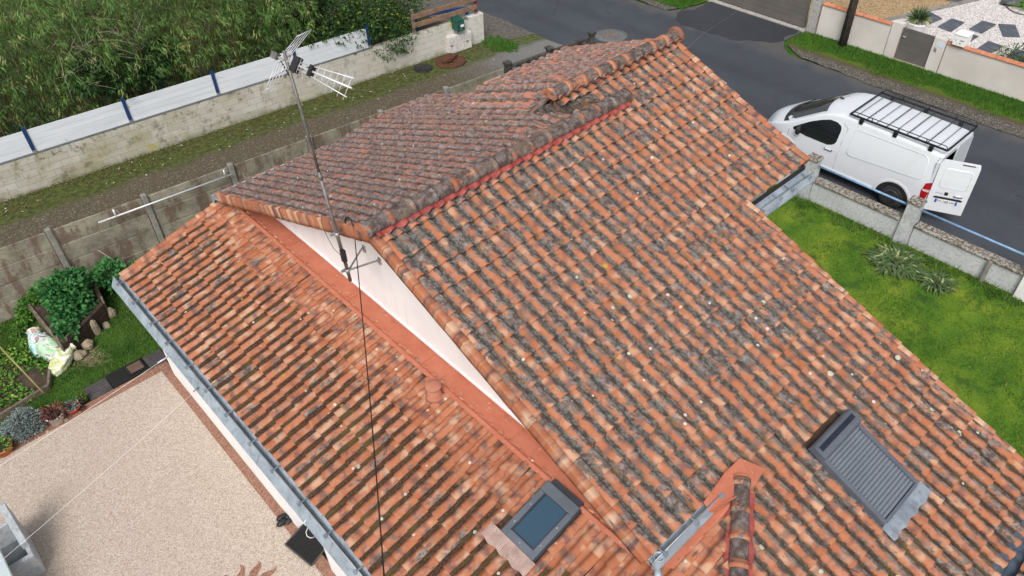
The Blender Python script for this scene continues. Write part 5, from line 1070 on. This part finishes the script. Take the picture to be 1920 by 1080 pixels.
for side in (-1,1):
    mb=MB(); mb.blob(vp(4.62,side*.70,.80),(.12,.16,.07),10,6,.02,1); mb.build('headlight',simple('lamp_glass',(.35,.38,.40),(.45,.48,.50),3,.1,0,0) if side<0 else bpy.data.materials['lamp_glass'],VAN)
mb=MB(); mb.tube([vp(3.12,-.02,1.90),vp(2.95,-.02,2.04)],.005,5); mb.obox(vp(3.13,-.02,1.91),(0,1,0),(1,0,0),(0,0,1),.05,.025,.012); mb.build('roof_aerial',BLACK,VAN)
mb=MB(); mb.box(VX-.5,VX-.38,VY+.02,VY+.06,1.86,1.90); mb.build('door_stop',BLACK,VAN)
RACKM=simple('rack_black',(.010,.011,.013),(.02,.021,.024),6,.45,.2,.02); RACKB=simple('rack_bar',(.05,.065,.085),(.09,.105,.125),6,.45,.3,.02)
RK=thing('roof_rack','black metal roof rack with cross bars and low side rails on the white van','roof rack',(19.0,6.0,1.95))
x0,x1,y0,y1=-.80,.80,-.02,2.48
mb=MB()
for l in (x0,x1): mb.obox(vp((y0+y1)/2,l,2.0),(0,1,0),(1,0,0),(0,0,1),(y1-y0)/2,.022,.018)
mb.obox(vp(y1,0,2.0),(1,0,0),(0,1,0),(0,0,1),x1,.018,.018); mb.obox(vp(y0,0,2.0),(1,0,0),(0,1,0),(0,0,1),x1,.018,.018); mb.build('frame',RACKM,RK)
for k_ in range(9):
    s=.22+k_*.262; MB().tube([vp(s,x0,2.005),vp(s,x1,2.005)],.016 if k_%2 else .010,6).build('cross_bar',RACKB,RK)
for l in (x0,x1):
    mb=MB(); mb.tube([vp(y0,l,2.02),vp(y0+.05,l*1.03,2.11),vp(y1-.12,l*1.03,2.11),vp(y1,l,2.02)],.011,6)
    for s in (.5,1.2,1.9): mb.tube([vp(s,l,2.0),vp(s,l*1.03,2.11)],.013,5)
    mb.build('side_rail',RACKM,RK)
    for s in (.35,1.25,2.15):
        mb=MB(); mb.box(VX+l-.04,VX+l+.04,VY+s-.05,VY+s+.05,1.84,1.985,.01); mb.build('foot',RACKM,RK)
# ------------------------------------------------------------------ terrace things
t=thing('clothes_line','white clothes line stretched over the terrace from the gutter end nearest the garden','line',(1.7,10.8,2.5))
mb=MB(); a=V(1.66,10.78,2.5); b=V(-3.2,10.77,2.0); mb.tube([a+(b-a)*k/10-V(0,0,.06*math.sin(math.pi*k/10)) for k in range(11)],.0035,5); mb.build('cord',CORD,t)
mb=MB(); mb.tube([a,a+(b-a)*.04],.014,6); mb.build('tensioner',ALU,t)
t=thing('clothes_line','thin white clothes line crossing the middle of the terrace toward the grey barbecue','line',(1.7,9.7,2.5))
mb=MB(); a=V(1.70,9.74,2.5); b=g(10,1040,2.15); b=a+(b-a)*1.4; mb.tube([a+(b-a)*k/10-V(0,0,.05*math.sin(math.pi*k/10)) for k in range(11)],.0028,5); mb.build('cord',CORD,t)
mb=MB(); mb.tube([a+V(.02,.01,.01),a+V(-.08,0,-.01)],.012,6); mb.build('hook',DSTEEL,t)
t=thing('rope_loop','looped white rope hanging from a gutter hook above the doormat','rope',(1.66,7.55,2.4))
q=g(577,968,2.45); mb=MB(); mb.tube([q+V(.06*math.cos(k*.8)-.006*k,.05*math.sin(k*.8)-.008*k,-.02*k) for k in range(16)],.006,5); mb.tube([q+V(.05,.02,.02),q+V(-.1,-.05,-.02)],.008,5); mb.build('rope',CORD,t)
MATB=NM('rubber_mat',.8,0,.3); MATB.col(MATB.mix(MATB.sm(MATB.vor(45),.1,.4),(.035,.035,.035),(.012,.012,.012))); MATB.bump(MATB.vor(45),.5,.01); MATB=MATB.m
P4=[g(*q,.06) for q in ((535,1022),(570,983),(622,1016),(584,1062))]; c=sum(P4)/4
t=thing('doormat','black textured rubber doormat on the terrace by the white wall','doormat',tuple(c)); MB().prism([p+V(0,0,.018) for p in P4],(0,0,-.016)).build('mat',MATB,t)
mb=MB(); 
for p,q in zip(P4,P4[1:]+P4[:1]): d_=(q-p)/np.linalg.norm(q-p); mb.obox((p+q)/2+V(0,0,.02),d_,np.cross((0,0,1),d_),(0,0,1),np.linalg.norm(q-p)/2,.012,.006)
mb.build('edge',simple('mat_edge',(.06,.06,.055),(.09,.09,.08),5,.8),t)
for k_,(dx,lab) in enumerate(((0,'black garden clog nearer the garden, on the brown terrace border'),(1,'black garden clog nearer the doormat, on the brown terrace border'))):
    c=g(535,970+k_*11,.06); t=thing('garden_clog',lab,'clog',tuple(c),0,'pair of black clogs by the wall'); ax=V(-.9,.35,0); ax/=np.linalg.norm(ax); ay=V(.35,.9,0); mb=MB(); mb.blob(c+ax*.06+V(0,0,.045),(.10,.055,.05),12,7,.04,k_); mb.blob(c-ax*.06+V(0,0,.022),(.09,.05,.025),12,6,.03,k_+4); mb.build('shoe',BLACK,t)
    mb=MB(); mb.blob(c-ax*.06+V(0,0,.045),(.06,.035,.006),10,5,.02,1); mb.build('insole',simple('insole',(.03,.03,.033),(.045,.045,.05),6,.8),t) 
BBQM=simple('grey_cast_concrete',(.33,.36,.39),(.43,.46,.485),2,.85,0,.1,fine=14); BBQI=simple('dark_grey_concrete',(.06,.065,.07),(.13,.14,.15),3,.9,0,.1)  # hearth floor in a darker grey than the firebox walls
t=thing('garden_barbecue','grey cast concrete garden barbecue with open firebox on the terrace corner','barbecue',(-1.9,10.6,.05))
mb=MB(); mb.box(-2.3,-1.53,10.22,10.30,.05,.58,.008); mb.box(-1.60,-1.53,10.303,11.22,.05,.56,.008); mb.box(-2.3,-1.603,11.15,11.22,.05,.56,.008); mb.build('firebox',BBQM,t)
MB().box(-2.3,-1.603,10.303,11.147,.05,.10).build('hearth',BBQI,t)
w=MB(); pr=[(10.45,.562),(11.24,.562),(11.24,.98),(11.16,1.0),(10.95,.92),(10.72,.80),(10.56,.72),(10.45,.70)]; w.prism([(-1.62,y_,z_) for y_,z_ in pr],(.10,0,0)); w.build('side_wing',BBQM,t)
MB().box(-2.9,-1.86,9.2,10.55,.78,.86,.01).build('table_slab',simple('pale_slab',(.44,.52,.54),(.52,.59,.61),2,.6,0,.03),t); MB().box(-2.8,-2.1,9.3,10.2,.05,.778).build('support',BBQM,t)
# brown flame motif inlaid in the terrace
mt=MB(); Zp=lambda x,y:g(380+x/7.385,1020+y/7.385,.058)
for P in ([(455,520),(470,443),(510,390),(530,330),(510,285),(545,285),(580,310),(590,380),(580,443),(570,520)],[(620,520),(632,443),(655,385),(700,330),(755,290),(775,240),(805,255),(817,310),(785,370),(750,443),(730,520)],[(770,520),(795,443),(830,405),(900,375),(965,358),(1005,330),(1027,305),(1022,350),(985,400),(940,443),(880,520)],[(240,520),(275,450),(310,430),(350,435),(370,470),(360,520)]):
    mt.add([Zp(*q) for q in P],[tuple(range(len(P)))])
c=g(470,1180,.058); mt.lathe(c+V(0,0,-.002),[(.62,0),(.62,.002),(.02,.0021)],24); struct(mt.build('terrace_motif',RESN))
# ------------------------------------------------------------------ kitchen garden corner
def plankbox(mb,a,b,z0,z1,th=.035): a,b=V(*a,0),V(*b,0); d_=(b-a); L=np.linalg.norm(d_); d_/=L; mb.obox((a+b)/2+V(0,0,(z0+z1)/2),d_,np.cross((0,0,1),d_),(0,0,1),L/2,th,(z1-z0)/2); return mb
RB=thing('raised_bed','raised vegetable bed with dark rough timber front against the concrete fence','raised bed',(1.1,16,0))
DT=simple('rotten_timber',(.030,.020,.013),(.085,.055,.036),6,.95,0,.7,.04,fine=14)
fl_,fr_,bk_,bl_=(.50,14.98),(1.62,15.70),(1.85,16.85),(.42,16.95)
mb=MB(); plankbox(mb,fl_,fr_,0,.24,.05); plankbox(mb,(fl_[0]+.02,fl_[1]+.03),(fr_[0]+.02,fr_[1]+.03),.245,.46,.05); mb.build('front_board',DT,RB)
mb=MB(); plankbox(mb,fr_,bk_,0,.44,.04); mb.build('side_board',DT,RB); mb=MB(); plankbox(mb,fl_,bl_,.0,.40,.03); mb.build('side_board',GWOOD,RB)
MB().prism([(*fl_,.36),(*fr_,.36),(*bk_,.36),(*bl_,.36)],(0,0,-.3)).build('soil',SOIL,RB)
mb=MB()
for q,h in (((.48,14.95),.75),((.46,15.5),.62),((1.66,15.72),.62),((.62,15.05),.55)): mb.tube([(*q,0),(q[0]+.03,q[1]+.02,h)],.022,6)
mb.build('stake',GWOOD,RB)
shrub('vegetable_plant','large leafy green vegetable plant filling the raised bed',[((1.15,16.3,.62),.42),((.95,15.8,.55),.32),((1.35,16.65,.65),.36),((1.0,16.55,.75),.30),((.75,15.4,.46),.22),((1.3,15.95,.5),.22)],LEAFG,2300,.13,.10,bend=.3,cat='plant',up=.5,shell=.3,stemmat=LEAFG)
shrub('garden_plant','light green bushy plant to the left of the raised bed by the fence',[((.45,17.0,.30),.26),((.75,17.05,.45),.22),((.25,16.9,.2),.18)],LEAFL,900,.10,.045,cat='plant',up=.4,shell=.3)
shrub('garden_plant','dark green leafy plant between raised bed and house corner',[((2.15,16.6,.45),.36),((2.45,16.35,.35),.28),((2.7,16.5,.3),.25)],LEAFG,1300,.12,.07,cat='plant',up=.4,shell=.3)
shrub('flowering_weed','pale flowering weed growing below the left stretch of concrete fence',[((.02,16.6,.16),.16),((-.12,16.45,.1),.10)],LEAFL,330,.07,.035,cat='plant',up=.4,shell=.2)
mb=MB(); mb.tube([(2.75,16.9,0),(2.45,16.85,.5),(2.2,16.9,1.0)],[.012,.010,.006],5); tag(mb.build('garden_cane',simple('pale_cane',(.42,.40,.36),(.52,.50,.46),8,.8)),'thin pale cane leaning on the concrete fence by the house corner','cane')
t=thing('fence_disc','small white and rusty disc hanging on the left end of the concrete fence','disc',(.05,17.3,1.3)); MB().lathe((.10,fy(.1)-.05,1.2),[(.06,0),(.055,.012),(.01,.014)],14,axis=(0,-1,0)).build('disc',simple('rusty_white',(.40,.33,.27),(.55,.52,.48),14,.7),t)
# compost bags
def bag_mat(name,cols,sc):
    m=NM(name,.35,0,.5); P=m.tc(); n=m.noise(sc,2.5,P,.5,1.2); c=m.ramp(n,[(.30,cols[0]),(.43,cols[1]),(.52,cols[2]),(.60,cols[3]),(.72,cols[0])]); c=m.mix(m.math('MULTIPLY',m.sm(m.noise(34,2,m.mapv(P,scale=(1,3,1))),.60,.66),.55),c,(.08,.10,.09)); m.bump(m.noise(7,4),.5,.03); return m.col(c)
def bag(name,lab,c,r,rz,mat,seed,mouth,tilt=0):
    t=thing(name,lab,'bag',c,0,'compost bags by the raised bed'); mb=MB(); R=random.Random(seed); n,m=22,14; vs=[]
    ca,sa=math.cos(rz),math.sin(rz)
    for i in range(m+1):
        q=i/m; lw=math.sin(math.pi*min(1,.08+q*.80))**.45
        for k in range(n):
            a=2*math.pi*k/n; cr=1+.06*math.sin(5*a+seed+4*q)+.08*math.sin(9*a+7*q)+R.uniform(-.05,.05)
            x=r[0]*math.copysign(abs(math.cos(a))**.6,math.cos(a))*lw*cr; z=r[2]*math.copysign(abs(math.sin(a))**.75,math.sin(a))*lw*cr; y=(q-.5)*2*r[1]
            zz=z+r[2]*.85+tilt*y; vs.append((c[0]+ca*x-sa*y,c[1]+sa*x+ca*y,max(.01,c[2]+zz)))
    mb.add(vs,[(i*n+k,(i+1)*n+k,(i+1)*n+(k+1)%n,i*n+(k+1)%n) for i in range(m) for k in range(n)],True); b=len(mb.v)-len(vs); mb.f.append(tuple(b+k for k in range(n))); mb.sm.append(False); mb.build('sack',mat,t)
    e=np.mean([vs[m*n+k] for k in range(n)],0); ring=[np.array(vs[m*n+k]) for k in range(n)]; nrm=V(-sa,ca,tilt); nrm/=np.linalg.norm(nrm)
    mb=MB(); mb.add([p-nrm*.02+(e-p)*.12 for p in ring],[tuple(range(n))]); mb.build('opening',BLACK,t)
    mb=MB(); mb.add([p for p in ring]+[p+nrm*.06+(p-e)*.25 for p in ring],[(k,(k+1)%n,n+(k+1)%n,n+k) for k in range(n)],True); mb.build('rim',mat,t)
bag('compost_bag','white and teal compost bag standing open at the back of the pile',(.16,15.72,.0),(.18,.24,.15),math.radians(-12),bag_mat('bag_teal',((.70,.73,.74),(.10,.42,.44),(.70,.72,.71),(.42,.16,.05)),4.2),1,1,.75)
bag('compost_bag','white and bright green compost bag in the middle of the pile',(.30,15.38,.07),(.20,.30,.14),math.radians(8),bag_mat('bag_green',((.74,.77,.75),(.30,.62,.28),(.74,.77,.75),(.20,.05,.13)),3.6),2,1,.35)
bag('compost_bag','white, yellow and lime compost bag lying open at the front of the pile',(.33,14.93,.0),(.20,.30,.15),math.radians(-58),bag_mat('bag_yellow',((.74,.75,.72),(.44,.48,.12),(.73,.75,.70),(.74,.75,.72)),3.6),3,1,.40)
def stone(lab,px,r,seed,z=0,tall=1): c=g(*px,0); o=MB().blob((0,0,r[2]*.6),r,12,8,.22,seed,smooth=False).build('stone',STONE,None,False); o.location=(c[0],c[1],z); tag(o,lab,'stone','stones around the raised bed')
stone('pale squarish stone nearest the house gutter beside the raised bed',(210,592),(.13,.11,.16),3)
stone('tall upright grey stone leaning on the front of the raised bed',(185,625),(.085,.08,.26),5)
stone('small grey stone between the upright and the squarish one',(200,612),(.08,.09,.07),6)
stone('orange brown stone in front of the raised bed, behind the lowest stone',(168,652),(.13,.11,.13),8)
stone('rounded brown stone lowest in front of the raised bed corner',(153,670),(.14,.14,.13),9)
mb=MB(); 
for k_ in range(260): p=g(165+rng.normal(0,14),672+rng.normal(0,9),.02); a=rng.uniform(0,6.3); q=p+V(math.cos(a),math.sin(a),.1)*rng.uniform(.05,.14); mb.tube([p,q],.004,3,False)
tag(mb.build('dry_straw',simple('straw',(.30,.23,.15),(.42,.34,.23),9,.9,0,0)),'patch of dry straw beside the stones','straw',kind='stuff')
# deck tiles and mats along the terrace edge
DK=thing('deck_step','dark grooved deck boards laid along the terrace edge','decking',(1.2,13.7,0))
for k_,(xa,xb) in enumerate(((.40,.86),(1.66,2.05))):
    mb=MB()
    for j in range(5): mb.box(xa,xb,13.48+j*.085,13.48+j*.085+.078,.01,.06,.004)
    mb.build('board',DWOOD,DK)
t=thing('rubber_mat','black rubber mat on the deck boards next to the house wall','mat',(1.2,13.65,.05)); MB().box(.875,1.65,13.48,13.93,.03,.072,.006).build('mat',MATB,t)
t=thing('boot_tray','brown shallow tray lying on the black rubber mat','tray',(1.45,13.7,.07)); mb=MB(); mb.box(1.28,1.58,13.56,13.86,.075,.082); mb.build('base',simple('brown_tray',(.10,.065,.045),(.14,.095,.065),5,.7),t); mb=MB(); mb.box(1.26,1.28,13.54,13.88,.075,.11); mb.box(1.58,1.60,13.54,13.88,.075,.11); mb.box(1.281,1.579,13.54,13.559,.075,.11); mb.box(1.281,1.579,13.861,13.88,.075,.11); mb.build('rim',BLACK,t)
# left bed
GB=thing('garden_bed','low garden bed with greyed wooden edging at the left edge','garden bed',(-.6,15,0))
mb=MB(); plankbox(mb,(-.10,14.42),(-1.6,14.20),0,.16,.025); mb.build('edge_board',GWOOD,GB); mb=MB(); plankbox(mb,(-.10,14.42),(.12,14.98),0,.14,.025); mb.build('edge_board',GWOOD,GB)
MB().prism([(-.12,14.44,.06),(.09,14.98,.06),(-.6,16.0,.06),(-2.2,15.9,.06),(-1.7,14.24,.06)],(0,0,-.05)).build('soil',SOIL,GB)
Bp=[];Rr=[]
n=2600; x=rng.uniform(-1.9,.15,n); y=rng.uniform(14.25,16.2,n); ok=(np.sin(x*5)*np.sin(y*4.3)>-.45)&(y>14.3)&~((x>-.35)&(y<14.85)); x,y=x[ok],y[ok]; n=len(x)
v,f,r=leaves_np(np.stack([x,y,rng.uniform(.06,.15,n)],1),np.concatenate([rng.normal(size=(n,2)),rng.uniform(.2,.7,(n,1))],1),rng.uniform(.05,.10,n),rng.uniform(.035,.06,n),rng.random((n,3)),.3)
o=mesh_np('lambs_lettuce',v,f,r,LEAFL); tag(o,'bright green ground cover leaves in the left garden bed','ground cover',kind='stuff')
mb=MB(); p0,p1=g(82,737,.15),g(-12,638,1.05); mb.tube([p0,(p0+p1)/2,p1],.018,7); tag(mb.build('bamboo_stake',simple('yellow_cane',(.24,.20,.07),(.33,.28,.11),7,.6)),'leaning yellowish bamboo stake in the left garden bed','stake')
# silver shrub and pots
c=g(45,800,.25); shrub('silver_shrub','rounded silver grey lavender-like shrub at the terrace edge',[((c[0]+rng.normal(0,.0)+a,c[1]+.05+b_,.16+z_),r_) for a,b_,z_,r_ in ((0,0,.1,.22),(.2,.08,.05,.17),(-.2,.02,.05,.18),(.05,.22,.1,.18),(-.1,-.14,.03,.15),(.16,-.12,.02,.14),(-.25,.18,.02,.15),(.28,-.02,-.02,.13),(-.02,.05,.22,.15),(.12,.14,.18,.13),(-.14,.1,.17,.13))],SILV,5200,.055,.022,cat='shrub',up=.5,shell=.6)
def pot(name,lab,px,r,h,mat,leafmat,n,L,W,soil=True,kind='plant',leaflab=None):
    c=g(*px,.0); t=thing(name,lab,'plant pot',(c[0],c[1],0)); MB().lathe((c[0],c[1],0),[(r*.7,0),(r*.72,.01),(r*.98,h*.86),(r*1.06,h*.87),(r*1.08,h),(r*.95,h),(r*.9,h*.88),(.01,h*.86)],22).build('pot',mat,t)
    MB().lathe((c[0],c[1],h*.84),[(r*.9,0),(r*.88,.02),(.01,.025)],16).build('soil',SOIL,t)
    n=int(n); a=rng.uniform(0,6.28,n); rr_=r*np.sqrt(rng.random(n))*.9; b=np.stack([c[0]+rr_*np.cos(a),c[1]+rr_*np.sin(a),np.full(n,h*.88)+rng.uniform(0,L*.8,n)],1); d=np.stack([np.cos(a)*.7,np.sin(a)*.7,rng.uniform(.1,1.2,n)],1)+rng.normal(0,.35,(n,3))
    v,f,r_=leaves_np(b,d,rng.uniform(.7,1.3,n)*L,np.full(n,W),rng.random((n,3)),.35); mesh_np('foliage',v,f,r_,leafmat,t,(c[0],c[1],0))
PW=simple('old_white_pot',(.48,.42,.37),(.60,.55,.50),7,.7,0,.1,fine=16); PT=simple('terracotta_pot',(.36,.11,.04),(.44,.15,.06),6,.8,0,.1); PR=simple('red_pot',(.42,.05,.03),(.5,.08,.05),5,.5,0,.05)
pot('plant_pot','stained white plant pot with withered dark red plant beside the silver shrub',(110,792),.17,.27,PW,REDL,150,.16,.035)
pot('plant_pot','bright red rimmed pot with grey green plant near the deck boards',(140,772),.15,.16,PR,SILV,120,.08,.025)
pot('plant_pot','terracotta pot with pale rosette plant at the left frame edge',(10,850),.20,.24,PT,LEAFL,140,.10,.03)
pot('plant_pot','small dark pot with dark leafy plant touching the deck boards',(158,757),.09,.12,BLACK,LAUR,90,.10,.03)
pot('plant_pot','low orange saucer pot between the red rimmed pot and the deck',(156,770),.08,.07,PR,LAUR,25,.05,.02)
t=thing('shard_border','thin upright tile shard between the white and red pots','shard',tuple(g(126,778,0))); c=g(126,778,0); mb=MB(); mb.obox(c+V(0,0,.07),(.3,.95,0),(.95,-.3,0),(0,0,1),.12,.012,.08); mb.build('shard',GWOOD,t)
for px,lab in (((126,790),'small white pebble at the foot of the white pot'),((92,812),'grey pebble between white pot and silver shrub')):
    c=g(*px,0); o=MB().blob((0,0,.035),(.055,.05,.045),10,6,.12,4).build('pebble',STONE,None,False); o.location=tuple(c); tag(o,lab,'pebble')
# far garden plants and hose
c=g(1714,62,0); t=thing('potted_palm','small spiky palm in a white pot behind the cream pier','potted palm',(c[0],c[1],0)); c=V(c[0],c[1],0)
MB().lathe(c,[(.22,0),(.24,.02),(.33,.36),(.36,.38),(.36,.42),(.30,.42),(.28,.36),(.01,.35)],22).build('pot',WPAINT,t)
n=260; a=rng.uniform(0,6.28,n); el=rng.uniform(-.25,1.3,n); b=c+np.stack([.03*np.cos(a),.03*np.sin(a),np.full(n,.52)],1); d=np.stack([np.cos(a)*np.cos(el),np.sin(a)*np.cos(el),np.sin(el)],1); rn=rng.random((n,3)); rn[:,1]=np.where(el<.15,1,.3)
v,f,r=leaves_np(b,d,rng.uniform(.38,.62,n),np.full(n,.028),rn,.12); mesh_np('fronds',v,f,r,STRAP,t,tuple(c)); MB().tube([c+V(0,0,.3),c+V(0,0,.55)],.06,8).build('stem',BARK,t)
c=g(1905,108,.1); shrub('garden_plant','small sparse shrub behind the right-hand cream wall',[((c[0],c[1],.25),.32),((c[0]+.1,c[1]-.5,.2),.25),((c[0]-.1,c[1]+.45,.2),.18)],LAUR,420,.12,.04,cat='plant',up=.5,shell=.2,yel=1)
c=g(1915,12,.1); strap('grass_tuft','bright grassy plant tuft at the top right corner',c[0]+.5,c[1]-.2,.35,150,.8,LEAFL,.03)
t=thing('garden_hose','thin dark hose lying on the white gravel at the upper right','hose',(31,8,0)); MB().tube([g(*q,.02) for q in ((1880,-4),(1884,8),(1893,18),(1905,24),(1922,28),(1940,30))],.022,6).build('hose',DSTEEL,t)
MB().blob(g(1900,-2,.15),(.5,.35,.18),12,7,.25,6).build('rocks',simple('dark_rock',(.06,.065,.07),(.13,.135,.14),5,.9,0,.3),thing('dark_rocks','dark rocks beside the hose at the top right corner','rocks',tuple(g(1900,-2,0))))
